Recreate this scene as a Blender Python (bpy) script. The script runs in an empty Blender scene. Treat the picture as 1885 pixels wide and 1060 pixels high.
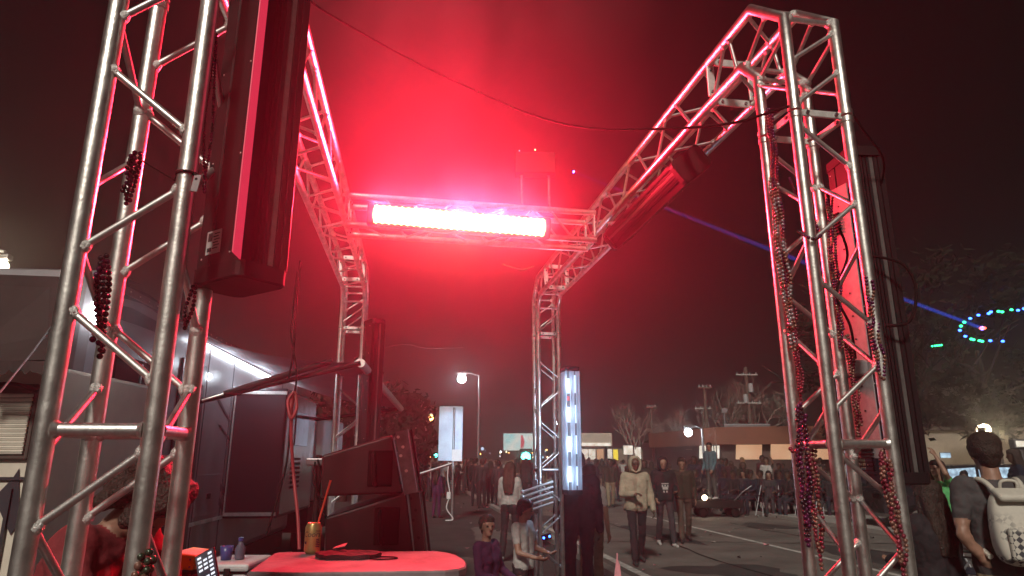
import bpy, bmesh, math, random
import numpy as np
from mathutils import Vector, Matrix, Quaternion, noise
R = math.radians
random.seed(7)
scene = bpy.context.scene
col = scene.collection
V = Vector

# ------------------------------------------------------------------ camera model (used to turn measurements into metres)
FPX, PIT, CH = 1224.0, R(14.57), 1.7
CP, SP = math.cos(PIT), math.sin(PIT)
def at(u, v, Y):
    yc = (530 - v) / FPX
    k = 1 / (CP - yc * SP)
    return V(((u - 942.5) / FPX * Y * k, Y, CH + (SP + yc * CP) * k * Y))
def ground(u, v):
    yc = (530 - v) / FPX
    s = (SP + yc * CP) / (CP - yc * SP)
    p = at(u, v, -CH / s); p.z = 0
    return p

# ------------------------------------------------------------------ materials
def newmat(name):
    m = bpy.data.materials.new(name); m.use_nodes = True
    nt = m.node_tree
    return m, nt, nt.nodes['Principled BSDF']
def mat(name, colr, rough=0.6, metal=0.0, var=0.25, scale=18.0, bump=0.0, bscale=60.0, rvar=0.12, col2=None, spec=0.5, coat=0.0):
    m, nt, b = newmat(name)
    N, L = nt.nodes, nt.links
    tc = N.new('ShaderNodeTexCoord')
    nz = N.new('ShaderNodeTexNoise'); nz.inputs['Scale'].default_value = scale; nz.inputs['Detail'].default_value = 6; nz.inputs['Roughness'].default_value = 0.65
    L.new(tc.outputs['Object'], nz.inputs['Vector'])
    cr = N.new('ShaderNodeValToRGB')
    c2 = col2 if col2 else tuple(c * (1 - var) for c in colr)
    c1 = colr if col2 else tuple(min(1, c * (1 + var * 0.6)) for c in colr)
    cr.color_ramp.elements[0].position = 0.35; cr.color_ramp.elements[1].position = 0.65
    cr.color_ramp.elements[0].color = (*c2, 1); cr.color_ramp.elements[1].color = (*c1, 1)
    L.new(nz.outputs['Fac'], cr.inputs['Fac']); L.new(cr.outputs['Color'], b.inputs['Base Color'])
    mr = N.new('ShaderNodeMapRange')
    mr.inputs['To Min'].default_value = max(0.03, rough - rvar); mr.inputs['To Max'].default_value = min(1, rough + rvar)
    nz2 = N.new('ShaderNodeTexNoise'); nz2.inputs['Scale'].default_value = scale * 2.3; nz2.inputs['Detail'].default_value = 4
    L.new(tc.outputs['Object'], nz2.inputs['Vector']); L.new(nz2.outputs['Fac'], mr.inputs['Value']); L.new(mr.outputs['Result'], b.inputs['Roughness'])
    b.inputs['Metallic'].default_value = metal
    b.inputs['Specular IOR Level'].default_value = spec
    b.inputs['Coat Weight'].default_value = coat
    if bump:
        bn = N.new('ShaderNodeTexNoise'); bn.inputs['Scale'].default_value = bscale; bn.inputs['Detail'].default_value = 5
        L.new(tc.outputs['Object'], bn.inputs['Vector'])
        bp = N.new('ShaderNodeBump'); bp.inputs['Strength'].default_value = bump; bp.inputs['Distance'].default_value = 0.02
        L.new(bn.outputs['Fac'], bp.inputs['Height']); L.new(bp.outputs['Normal'], b.inputs['Normal'])
    return m
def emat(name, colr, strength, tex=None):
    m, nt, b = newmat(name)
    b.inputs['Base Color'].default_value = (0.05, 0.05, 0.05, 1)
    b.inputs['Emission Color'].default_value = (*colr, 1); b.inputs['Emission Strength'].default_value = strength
    if tex:
        N, L = nt.nodes, nt.links
        tc = N.new('ShaderNodeTexCoord'); vz = N.new('ShaderNodeTexVoronoi'); vz.inputs['Scale'].default_value = tex[0]
        L.new(tc.outputs['Object'], vz.inputs['Vector'])
        mx = N.new('ShaderNodeMix'); mx.data_type = 'RGBA'
        mx.inputs[6].default_value = (*colr, 1); mx.inputs[7].default_value = (*tex[1], 1)
        L.new(vz.outputs['Distance'], mx.inputs[0]); L.new(mx.outputs[2], b.inputs['Emission Color'])
    return m

M = {}
M['alu'] = mat('brushed_aluminium', (0.74, 0.72, 0.68), 0.37, 1.0, 0.22, 11, 0.07, 90, 0.13)
M['alu_brace'] = mat('brace_aluminium', (0.66, 0.65, 0.63), 0.42, 1.0, 0.15, 40, 0.05, 220, 0.10)
M['weld'] = mat('weld_metal', (0.80, 0.79, 0.76), 0.5, 1.0, 0.35, 120, 0.5, 300, 0.15)
M['plate'] = mat('cast_plate', (0.78, 0.77, 0.73), 0.5, 0.6, 0.15, 25, 0.08, 120)
M['steel'] = mat('dark_steel', (0.25, 0.25, 0.26), 0.4, 1.0, 0.2, 40)
M['black'] = mat('black_powder_coat', (0.012, 0.011, 0.012), 0.55, 0.0, 0.12, 4, 0.02, 300, 0.05, spec=.15)
M['blackgloss'] = mat('black_anodised', (0.014, 0.013, 0.014), 0.5, 0.0, 0.12, 3, 0, 60, 0.04, spec=.15)
M['rubber'] = mat('black_rubber', (0.008, 0.008, 0.008), 0.85, 0, 0.3, 8, spec=.12)
M['lens_grey'] = mat('frosted_lens', (0.10, 0.095, 0.09), 0.35, 0, 0.2, 30)
M['chan_white'] = mat('channel_reflector', (0.42, 0.41, 0.40), 0.45, 0.0, 0.2, 30)
M['sticker'] = mat('paper_sticker', (0.5, 0.5, 0.48), 0.6, 0, 0.1, 20)
M['ink'] = mat('printed_ink', (0.03, 0.03, 0.03), 0.6, 0, 0.1, 20)
M['backplate'] = mat('mount_plate', (0.34, 0.30, 0.31), 0.45, 0.0, 0.2, 25, 0.04, 80)
M['red_hot'] = emat('red_led_lit', (1.0, 0.68, 0.17), 13)
M['red_dim'] = emat('red_strip_glow', (1.0, 0.045, 0.11), 0.62)
M['white_hot'] = emat('white_led_lit', (0.55, 0.75, 1.0), 1.7)
M['silver'] = mat('silver_housing', (0.45, 0.5, 0.58), 0.4, 0.3, 0.15, 4)
M['white_dim'] = emat('white_led_dim', (0.45, 0.65, 1.0), 0.13)
M['strip_hot'] = emat('awning_led_lit', (0.85, 0.92, 1.0), 8)
M['lamp_white'] = emat('lamp_white_lit', (0.92, 0.96, 1.0), 18)
M['lamp_warm'] = emat('lamp_warm_lit', (1.0, 0.80, 0.5), 22)
M['lamp_orange'] = emat('lamp_orange_lit', (1.0, 0.5, 0.14), 14)
M['asphalt'] = mat('asphalt', (0.055, 0.053, 0.052), 0.8, 0, 0.35, 1.3, 0.35, 40)
M['concrete_road'] = mat('worn_road', (0.17, 0.152, 0.138), 0.75, 0, 0.35, 0.7, 0.25, 30)
M['kerb'] = mat('kerb_concrete', (0.36, 0.34, 0.32), 0.8, 0, 0.3, 2, 0.2, 40)
M['paint'] = mat('road_paint', (0.6, 0.58, 0.55), 0.7, 0, 0.45, 6)
M['rv'] = mat('rv_panel', (0.26, 0.25, 0.265), 0.35, 0, 0.12, 2.0, 0.02, 3, coat=0.3)
M['rv_dark'] = mat('rv_dark_graphic', (0.05, 0.045, 0.055), 0.35, 0, 0.2, 3, coat=0.3)
M['rv_slide'] = mat('slide_out_panel', (0.018, 0.016, 0.024), 0.4, 0, 0.2, 2)
M['rv_glossy'] = mat('slide_out_gloss', (0.32, 0.30, 0.33), 0.2, 0.7, 0.35, 2.2)
M['darkglass'] = mat('dark_window_glass', (0.012, 0.012, 0.016), 0.08, 0, 0.1, 4)
M['awning'] = mat('awning_fabric', (0.36, 0.34, 0.38), 0.8, 0, 0.15, 2.5, 0.1, 6)
M['canvas_dark'] = mat('dark_canvas', (0.03, 0.022, 0.02), 0.8, 0, 0.3, 2, 0.1, 8)
M['cream'] = mat('cream_panel', (0.74, 0.67, 0.56), 0.5, 0, 0.12, 2)
M['slat'] = mat('white_slat', (0.82, 0.76, 0.66), 0.45, 0, 0.12, 4)
M['tabletop'] = mat('table_top', (0.19, 0.155, 0.165), 0.6, 0, 0.42, 5, 0.12, 40)
M['cabinet'] = mat('speaker_paint', (0.010, 0.009, 0.010), 0.38, 0, 0.2, 8, 0.10, 400, 0.06, spec=.5)
M['bracket_grey'] = mat('rigging_plate', (0.20, 0.20, 0.21), 0.45, 0.6, 0.25, 25)
M['can_gold'] = mat('can_gold', (0.62, 0.47, 0.2), 0.32, 0.7, 0.12, 12)
M['can_red'] = mat('can_red_print', (0.035, 0.02, 0.05), 0.5, 0, 0.1, 12)
M['straw'] = mat('red_straw', (0.75, 0.09, 0.05), 0.4, 0, 0.1, 10)
M['red_cord'] = mat('red_cord', (0.30, 0.025, 0.03), 0.5, 0, 0.15, 10)
M['cooler'] = mat('cooler_plastic', (0.55, 0.55, 0.56), 0.45, 0, 0.12, 6)
M['yellow'] = mat('yellow_plastic', (0.62, 0.50, 0.05), 0.4, 0, 0.12, 6)
M['blue_plastic'] = mat('blue_plastic', (0.05, 0.06, 0.22), 0.35, 0, 0.12, 6)
M['bottle'] = mat('smoky_plastic_bottle', (0.10, 0.10, 0.14), 0.15, 0, 0.12, 6)
M['sign_back'] = mat('sign_sheet', (0.62, 0.75, 0.95), 0.42, 0.1, 0.22, 1.6)
M['sign_white'] = mat('sign_white', (0.85, 0.86, 0.88), 0.5, 0, 0.05, 4)
M['galv'] = mat('galvanised_post', (0.45, 0.46, 0.48), 0.45, 0.8, 0.2, 10)
M['wood'] = mat('pole_wood', (0.16, 0.12, 0.095), 0.85, 0, 0.4, 6, 0.3, 30)
M['bark'] = mat('bark', (0.30, 0.25, 0.21), 0.9, 0, 0.4, 8, 0.3, 30)
M['shaded_bark'] = mat('dark_bark', (0.035, 0.028, 0.022), 0.9, 0, 0.4, 8, 0.3, 30)  # darker copy of bark, low light on the leafy trees put into its colour
M['leaf'] = mat('dark_leaf', (0.018, 0.022, 0.014), 0.9, 0, 0.4, 1.4, spec=.1)
M['fascia'] = mat('brown_fascia', (0.24, 0.085, 0.045), 0.6, 0, 0.25, 0.6, 0.1, 8)
M['brickdark'] = mat('dark_stucco', (0.10, 0.075, 0.065), 0.85, 0, 0.3, 1.2, 0.2, 20)
M['palewall'] = mat('pale_stucco', (0.36, 0.31, 0.25), 0.85, 0, 0.25, 0.8, 0.2, 20)
M['win_warm'] = emat('window_warm_lit', (1.0, 0.62, 0.36), 0.8, (0.9, (0.85, 0.42, 0.22)))
M['win_white'] = emat('window_white_lit', (1.0, 0.93, 0.8), 1.6, (2.0, (0.5, 0.45, 0.35)))
M['sign_yellow_lit'] = emat('sign_yellow_lit', (1.0, 0.75, 0.05), 1.3)
M['billboard'] = emat('billboard_lit', (0.25, 0.75, 0.78), 1.0, (1.1, (0.95, 0.9, 0.8)))
M['billboard_red'] = emat('billboard_red', (0.75, 0.08, 0.12), 0.9)
M['dot_blue'] = emat('dot_blue', (0.03, 0.12, 1.0), 12)
M['dot_green'] = emat('dot_green', (0.03, 1.0, 0.28), 6)
M['dot_red'] = emat('dot_red', (1.0, 0.12, 0.05), 5)
M['traffic_green'] = emat('traffic_green_lit', (0.1, 1.0, 0.75), 12)
M['phone_screen'] = emat('phone_screen', (0.03, 0.04, 0.07), 0.4)
M['phone_rows'] = emat('phone_rows', (0.85, 0.9, 1.0), 1.2)
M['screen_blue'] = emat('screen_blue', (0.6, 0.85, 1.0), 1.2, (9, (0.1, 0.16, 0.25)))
M['bead_purple'] = mat('bead_purple', (0.110, 0.019, 0.072), 0.16, 0.35, 0.2, 20)
M['bead_red'] = mat('bead_red', (0.231, 0.033, 0.055), 0.16, 0.35, 0.2, 20)
M['bead_dark'] = mat('bead_dark', (0.033, 0.019, 0.028), 0.14, 0.35, 0.2, 20)
M['bead_gold'] = mat('bead_gold', (0.24, 0.12, 0.09), 0.18, 0.35, 0.2, 20)
M['bead_silver'] = mat('bead_silver', (0.330, 0.303, 0.308), 0.18, 0.35, 0.2, 20)
M['bead_green'] = mat('bead_green', (0.028, 0.055, 0.033), 0.16, 0.35, 0.2, 20)
M['pink'] = mat('pink_paper', (0.75, 0.30, 0.34), 0.6, 0, 0.2, 10)
M['car'] = mat('dark_car_paint', (0.03, 0.03, 0.036), 0.25, 0.3, 0.2, 3, coat=0.5)
M['skin'] = mat('skin', (0.30, 0.165, 0.115), 0.5, 0, 0.12, 14)
M['skin_dark_or_shaded'] = mat('skin_dark_or_shaded', (0.10, 0.052, 0.035), 0.5, 0, 0.12, 14)  # also carries the dim light on the crowd, put into the skin colour
M['eye'] = mat('eye_dark', (0.03, 0.02, 0.02), 0.3, 0, 0.1, 14)
M['lip'] = mat('lip', (0.28, 0.10, 0.09), 0.5, 0, 0.1, 14)
def cloth(n, c, v=0.25):
    M[n] = mat('cloth_' + n, c, 0.85, 0, v, 9, 0.35, 26)
for n, c in dict(c_cream=(0.40, 0.34, 0.25), c_black=(0.014, 0.013, 0.016), c_char=(0.035, 0.033, 0.038), c_navy=(0.010, 0.014, 0.03),
                 c_jean=(0.014, 0.018, 0.03), c_olive=(0.03, 0.028, 0.018), c_white=(0.46, 0.44, 0.42), c_teal=(0.08, 0.15, 0.18),
                 c_purple=(0.07, 0.02, 0.07), c_green=(0.10, 0.42, 0.14), c_khaki=(0.30, 0.24, 0.16), c_red=(0.22, 0.025, 0.03),
                 c_grey=(0.06, 0.058, 0.06), c_brown=(0.09, 0.06, 0.045), c_shoe=(0.03, 0.03, 0.03), c_shoe_w=(0.5, 0.48, 0.46),
                 c_wine=(0.06, 0.015, 0.02), c_blue=(0.012, 0.018, 0.04)).items():
    cloth(n, c)
for n, c in dict(h_black=(0.012, 0.010, 0.009), h_brown=(0.032, 0.018, 0.012), h_red=(0.085, 0.03, 0.018), h_blond=(0.30, 0.18, 0.08)).items():
    M[n] = mat('hair_' + n, c, 0.5, 0, 0.5, 50, 0.8, 90)

# ------------------------------------------------------------------ mesh builder
MAT4 = {}
class MB:
    def __init__(self): self.v, self.f, self.m, self.s = [], [], [], []
    def add(self, vs, fs, mi=0, smooth=False):
        o = len(self.v); self.v += [V(p) for p in vs]
        for f in fs: self.f.append([i + o for i in f]); self.m.append(mi); self.s.append(smooth)
    def box(self, c, s, rot=None, mi=0, bev=0.0, seg=2):
        bm = bmesh.new(); bmesh.ops.create_cube(bm, size=1)
        for q in bm.verts: q.co = V((q.co.x * s[0], q.co.y * s[1], q.co.z * s[2]))
        if bev: bmesh.ops.bevel(bm, geom=bm.edges[:], offset=bev, segments=seg, profile=0.5, affect='EDGES')
        bm.verts.index_update(); c = V(c)
        self.add([(rot @ q.co if rot else q.co) + c for q in bm.verts], [[q.index for q in f.verts] for f in bm.faces], mi, False)
        bm.free()
    def tube(self, p0, p1, r0, r1=None, n=12, mi=0, caps=True):
        self.path([p0, p1], [r0, r0 if r1 is None else r1], n, mi, caps)
    def path(self, pts, r, n=8, mi=0, caps=True):
        pts = [V(p) for p in pts]; k = len(pts)
        if not isinstance(r, (list, tuple)): r = [r] * k
        d0 = (pts[1] - pts[0]).normalized()
        a = d0.orthogonal().normalized(); rings = []
        for i in range(k):
            d = (pts[min(i + 1, k - 1)] - pts[max(i - 1, 0)])
            if d.length < 1e-9: d = d0
            d.normalize()
            a = a - d * a.dot(d)
            if a.length < 1e-6: a = d.orthogonal()
            a.normalize(); b = d.cross(a)
            sc = 1.0
            if 0 < i < k - 1:
                cs = (pts[i] - pts[i - 1]).normalized().dot(d); sc = 1 / max(cs, 0.5)
                bend = ((pts[i + 1] - pts[i]).normalized() - (pts[i] - pts[i - 1]).normalized())
                bn = bend.normalized() if bend.length > 1e-4 else None
            else: bn = None
            ring = []
            for j in range(n):
                t = 2 * math.pi * j / n
                off = (a * math.cos(t) + b * math.sin(t)) * r[i]
                if bn is not None: off += bn * off.dot(bn) * (sc - 1)
                ring.append(pts[i] + off)
            rings.append(ring)
        vs = [p for rg in rings for p in rg]
        fs = [[i * n + j, i * n + (j + 1) % n, (i + 1) * n + (j + 1) % n, (i + 1) * n + j] for i in range(k - 1) for j in range(n)]
        self.add(vs, fs, mi, True)
        if caps:
            self.add(rings[0], [list(range(n))[::-1]], mi); self.add(rings[-1], [list(range(n))], mi)
    def ball(self, c, r, n=10, rings=6, mi=0, sc=(1, 1, 1), rot=None):
        vs = [V((0, 0, 1))]; fs = []
        for i in range(1, rings):
            ph = math.pi * i / rings
            vs += [V((math.sin(ph) * math.cos(2 * math.pi * j / n), math.sin(ph) * math.sin(2 * math.pi * j / n), math.cos(ph))) for j in range(n)]
        vs.append(V((0, 0, -1))); last = len(vs) - 1
        for j in range(n):
            fs.append([0, 1 + j, 1 + (j + 1) % n])
            for i in range(rings - 2):
                a, b = 1 + i * n, 1 + (i + 1) * n
                fs.append([a + j, b + j, b + (j + 1) % n, a + (j + 1) % n])
            a = 1 + (rings - 2) * n; fs.append([a + (j + 1) % n, a + j, last])
        c = V(c); sc = V(sc)
        vs = [V((p.x * sc.x, p.y * sc.y, p.z * sc.z)) * r for p in vs]
        self.add([(rot @ p if rot else p) + c for p in vs], fs, mi, True)
    def lathe(self, prof, c, n=24, rot=None, mi=0):
        vs, fs = [], []
        for (r, z) in prof: vs += [V((r * math.cos(2 * math.pi * j / n), r * math.sin(2 * math.pi * j / n), z)) for j in range(n)]
        for i in range(len(prof) - 1):
            for j in range(n): fs.append([i * n + j, i * n + (j + 1) % n, (i + 1) * n + (j + 1) % n, (i + 1) * n + j])
        c = V(c); self.add([(rot @ p if rot else p) + c for p in vs], fs, mi, True)
    def prism(self, poly, z0, z1, fr=None, mi=0, smooth=False):
        n = len(poly); fr = fr or Matrix.Identity(4)
        vs = [fr @ V((x, y, z0)) for x, y in poly] + [fr @ V((x, y, z1)) for x, y in poly]
        self.add(vs, [[j, (j + 1) % n, n + (j + 1) % n, n + j] for j in range(n)], mi, smooth)
        self.add(vs, [list(range(n))[::-1], [n + j for j in range(n)]], mi)
    def slab(self, quad, th, mi=0):
        q = [V(p) for p in quad]; nrm = (q[1] - q[0]).cross(q[2] - q[0]).normalized() * th
        n = len(q); vs = q + [p - nrm for p in q]
        self.add(vs, [list(range(n)), [n + j for j in range(n)][::-1]] + [[j, n + j, n + (j + 1) % n, (j + 1) % n] for j in range(n)], mi)
    def build(self, name, mats, parent=None):
        me = bpy.data.meshes.new(name)
        inv = MAT4[parent.name].inverted() if parent is not None else None
        vs = [inv @ p for p in self.v] if inv is not None else self.v
        me.from_pydata([tuple(p) for p in vs], [], self.f)
        me.polygons.foreach_set('material_index', self.m); me.polygons.foreach_set('use_smooth', self.s)
        for m in (mats if isinstance(mats, (list, tuple)) else [mats]): me.materials.append(m)
        me.update()
        o = bpy.data.objects.new(name, me); col.objects.link(o)
        if parent is not None: o.parent = parent; MAT4[o.name] = MAT4[parent.name]
        else: MAT4[o.name] = Matrix.Identity(4)
        return o
def tag(o, label=None, cat=None, group=None, kind=None):
    if label: o['label'] = label
    if cat: o['category'] = cat
    if group: o['group'] = group
    if kind: o['kind'] = kind
    return o
def thing(name, loc, label, cat, group=None, rz=0.0):
    o = bpy.data.objects.new(name, None); col.objects.link(o); o.empty_display_size = 0.1
    o.location = loc; o.rotation_euler = (0, 0, rz)
    MAT4[o.name] = Matrix.Translation(V(loc)) @ Matrix.Rotation(rz, 4, 'Z')
    return tag(o, label, cat, group)
def recenter(o):
    """single-mesh thing built in world coordinates: move its origin to its base"""
    me = o.data; n = len(me.vertices); a = np.empty(n * 3, 'f'); me.vertices.foreach_get('co', a); a = a.reshape(-1, 3)
    c = V((float(a[:, 0].mean()), float(a[:, 1].mean()), float(a[:, 2].min())))
    me.transform(Matrix.Translation(-c)); o.location = c
    MAT4[o.name] = Matrix.Translation(c); return o
def copy_tree(o, parent=None):
    c = o.copy(); col.objects.link(c)
    if parent is not None: c.parent = parent
    for ch in [x for x in bpy.data.objects if x.parent == o]: copy_tree(ch, c)
    return c
def lerp(a, b, t): return a + (b - a) * t
def catenary(p0, p1, sag, n=16):
    p0, p1 = V(p0), V(p1)
    return [p0.lerp(p1, t / n) - V((0, 0, sag * 4 * (t / n) * (1 - t / n))) for t in range(n + 1)]
def smooth_path(pts, n=6):
    pts = [V(p) for p in pts]; out = []
    for i in range(len(pts) - 1):
        a, b = pts[i], pts[i + 1]; pa = pts[i - 1] if i else a; nb = pts[i + 2] if i + 2 < len(pts) else b
        for j in range(n):
            t = j / n
            out.append(0.5 * ((2 * a) + (b - pa) * t + (2 * pa - 5 * a + 4 * b - nb) * t * t + (3 * a - pa - 3 * b + nb) * t ** 3))
    out.append(pts[-1]); return out

# ------------------------------------------------------------------ the box truss
S, TR, BR = 0.25, 0.0255, 0.0105
ZT, ZB, ZJ = 3.90, 3.65, 3.19
class Line:      # one side of the frame: near tower centre, direction away from camera, sideways
    def __init__(s, near, far):
        s.near, s.far = V((*near, 0)), V((*far, 0)); s.d = (s.far - s.near).normalized(); s.n = V((s.d.y, -s.d.x, 0)); s.L = (s.far - s.near).length
LEFT = Line((-1.041, 1.8105), (-1.869, 7.70))
RIGHT = Line((1.3494, 2.788), (0.42, 8.05))
def brace(root, p, q, r=BR):
    m = MB(); p, q = V(p), V(q); d = (q - p).normalized()
    m.tube(p, q, r, n=8, caps=False)
    for e, sg in ((p, 1), (q, -1)):                       # weld bead at each end
        m.tube(e + d * sg * 0.018, e + d * sg * 0.031, r * 1.95, r * 1.6, n=10, mi=1); m.tube(e + d * sg * 0.030, e + d * sg * 0.040, r * 1.6, r * 1.03, n=8, mi=1)
    return m.build('brace', [M['alu_brace'], M['weld']], root)
def lacing(root, c, t0, t1, zed, flip=0):
    """zig-zag between two chords; c = list of four functions t -> point on a chord; zed = start of the first diagonal"""
    for f in range(4):
        a, b = c[f], c[(f + 1) % 4]
        t, k = zed + (0.175 if f % 2 else 0), f // 2 + flip
        while t + 0.2 < t1 - 0.02:
            if t > t0 + 0.02:
                lo, hi = (a, b) if k % 2 else (b, a)
                brace(root, lo(t), hi(t + 0.2))
            t += 0.35; k += 1
def crossbars(root, c, t, r=0.0165):
    for f in range(4):
        m = MB(); p, q = c[f](t), c[(f + 1) % 4](t); d = (q - p).normalized()
        m.tube(p, q, r, n=10, caps=False)
        for e, sg in ((p, 1), (q, -1)): m.tube(e + d * sg * 0.021, e + d * sg * 0.034, r * 1.5, r * 1.02, n=10)
        m.build('crossbar', M['alu_brace'], root)
def tower(line, end, label, zed, flip, joints):
    T = line.near if end == 0 else line.far
    d = line.d if end == 0 else -line.d
    root = thing('truss_tower', T, label, 'truss tower', 'upright towers of the truss frame')
    cor = [(-1, -1), (-1, 1), (1, 1), (1, -1)]            # outer, outer, inner, inner
    base = [T + d * (i * S / 2) + line.n * (j * S / 2) for i, j in cor]
    ch = [(lambda t, p=p: V((p.x, p.y, t))) for p in base]
    for p in base:
        m = MB(); m.tube(V((p.x, p.y, 0.02)), V((p.x, p.y, ZJ - 0.004)), TR, n=20)
        m.tube(V((p.x, p.y, ZJ - 0.03)), V((p.x, p.y, ZJ - 0.006)), TR * 1.16, n=20)
        m.build('chord_tube', M['alu'], root)
    lacing(root, ch, 0.1, ZJ - 0.01, zed, flip)
    for z in joints: crossbars(root, ch, z)
    crossbars(root, ch, 0.12)
    m = MB(); ang = math.atan2(d.y, d.x)
    m.box(T + V((0, 0, 0.01)), (0.5, 0.5, 0.02), Matrix.Rotation(ang, 3, 'Z'), bev=0.004); m.build('base_plate', M['steel'], root)
    return root, base
def flat_bar(root, p, q, w=0.032, th=0.012, up=None, name='joint_bar'):
    p, q = V(p), V(q); d = (q - p).normalized(); up = V(up) if up else V((0, 0, 1))
    s_ = d.cross(up).normalized(); u_ = s_.cross(d)
    rot = Matrix((d, s_, u_)).transposed()
    m = MB(); m.box((p + q) / 2, ((q - p).length - 0.055, th, w), rot, bev=0.003)
    for t in (0.22, 0.78):
        c = p.lerp(q, t)
        m.tube(c - s_ * (th * 0.5 + 0.009), c + s_ * (th * 0.5 + 0.009), 0.009, n=6, mi=1)
    return m.build(name, [M['plate'], M['steel']], root)
def corner(line, end, label):
    T = line.near if end == 0 else line.far
    d = line.d if end == 0 else -line.d
    n = line.n
    root = thing('truss_corner', T + V((0, 0, ZJ)), label, 'truss corner', 'corner blocks of the truss frame')
    def P(a, b, z): return T + d * a + n * b + V((0, 0, z))
    h = S / 2
    for b in (-h, h):
        for pts in ([(-h, ZJ + .004), (-h, 3.67), (h, ZT), (0.6, ZT)], [(h, ZJ + .004), (h, 3.51), (h + 0.13, ZB), (0.6, ZB)]):
            m = MB(); m.path([P(a, b, z) for a, z in pts], TR, 20)
            m.tube(P(pts[0][0], b, ZJ + .006), P(pts[0][0], b, ZJ + 0.03), TR * 1.16, n=20)
            m.build('chord_tube', M['alu'], root)
        brace(root, P(-h, b, 3.30), P(h, b, 3.47)); brace(root, P(-h, b, 3.60), P(h, b, 3.49))
        brace(root, P(0.0, b, 3.79), P(h + 0.1, b, 3.63)); brace(root, P(0.36, b, ZT), P(0.30, b, ZB)); brace(root, P(0.40, b, ZT), P(0.57, b, ZB))
    for (a, z), (a2, z2) in (((-h, 3.22), (-h, 3.42)), ((-h, 3.44), (-h, 3.62)), ((0.17, ZT), (0.37, ZT)), ((h, 3.25), (h, 3.45)), ((0.3, ZB), (0.52, ZB))):
        brace(root, P(a, -h, z), P(a2, h, z2))
    for a, z in ((-h, 3.665), (h, ZT), (h, 3.505), (h + .13, ZB)): brace(root, P(a, -h, z), P(a, h, z), 0.0125)
    up = tuple(d)
    if not (line is LEFT and end == 0): flat_bar(root, P(-h, -h, ZJ), P(-h, h, ZJ), up=(0, 0, 1)); flat_bar(root, P(h, -h, ZJ), P(h, h, ZJ), up=(0, 0, 1))
    if not (line is LEFT and end == 0): flat_bar(root, P(-h, -h, ZJ), P(h, -h, ZJ)); flat_bar(root, P(-h, h, ZJ), P(h, h, ZJ))
    a = 0.585
    flat_bar(root, P(a, -h, ZT), P(a, h, ZT), w=0.045); flat_bar(root, P(a, -h, ZB), P(a, h, ZB), w=0.045)
    flat_bar(root, P(a, -h, ZB), P(a, -h, ZT), up=tuple(n), w=0.045); flat_bar(root, P(a, h, ZB), P(a, h, ZT), up=tuple(n), w=0.045)
    return root
def beam(P0, P1, label, zed=0.08, flip=0, plates=False, dz=0.0):
    P0, P1 = V(P0), V(P1); d = (P1 - P0).normalized(); n = V((d.y, -d.x, 0)); L = (P1 - P0).length
    root = thing('truss_beam', (P0 + P1) / 2 + V((0, 0, ZB + dz)), label, 'truss beam', 'overhead beams of the truss frame')
    cs = [(-1, ZB + dz), (1, ZB + dz), (1, ZT + dz), (-1, ZT + dz)]
    ch = [(lambda t, s=s, z=z: P0 + d * t + n * (s * S / 2) + V((0, 0, z))) for s, z in cs]
    for c in ch:
        m = MB(); m.tube(c(0.004), c(L - 0.004), TR, n=16); m.build('chord_tube', M['alu'], root)
    lacing(root, ch, 0.02, L - 0.02, zed, flip)
    if plates:
        for t in (0.02, L - 0.02):
            for i, j in ((0, 1), (1, 2), (2, 3), (3, 0)): flat_bar(root, ch[i](t), ch[j](t), up=(0, 0, 1) if i % 2 == 0 else tuple(n), w=0.05)
    return root
LT, LBASE = tower(LEFT, 0, 'big truss tower nearest the camera, with the black light bar on its side', 1.885 - 5 * 0.35, 1, (1.775,))
RT, RBASE = tower(RIGHT, 0, 'truss tower draped with many bead strands beside the red mounting plate', 1.885 - 5 * 0.35, 0, (1.765,))
LT2, _ = tower(LEFT, 1, 'slim distant truss tower behind the two black speakers', 0.2, 0, (1.6,))
RT2, RB2 = tower(RIGHT, 1, 'distant truss tower beside the white lit upright bar', 0.2, 1, (1.6,))
corner(LEFT, 0, 'truss corner on top of the big near tower with the black light bar')
corner(RIGHT, 0, 'bent truss corner on top of the bead draped tower')
corner(LEFT, 1, 'truss corner on top of the distant tower behind the speakers')
corner(RIGHT, 1, 'truss corner on top of the distant tower beside the white bar')
beam(LEFT.near + LEFT.d * 0.6, LEFT.far - LEFT.d * 0.6, 'truss beam running back past the edge of the large hanging black light bar')
beam(RIGHT.near + RIGHT.d * 0.6, RIGHT.far - RIGHT.d * 0.6, 'truss beam running back from the bead draped tower with dark bar below', 0.08, 1)
XL = LEFT.near + LEFT.d * 3.37 + LEFT.n * 0.15
XR = RIGHT.near + RIGHT.d * 2.85 - RIGHT.n * 0.15
beam(XL, XR, 'cross truss beam carrying the glowing red light bar', 0.12, 0, True, -.11)

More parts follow.
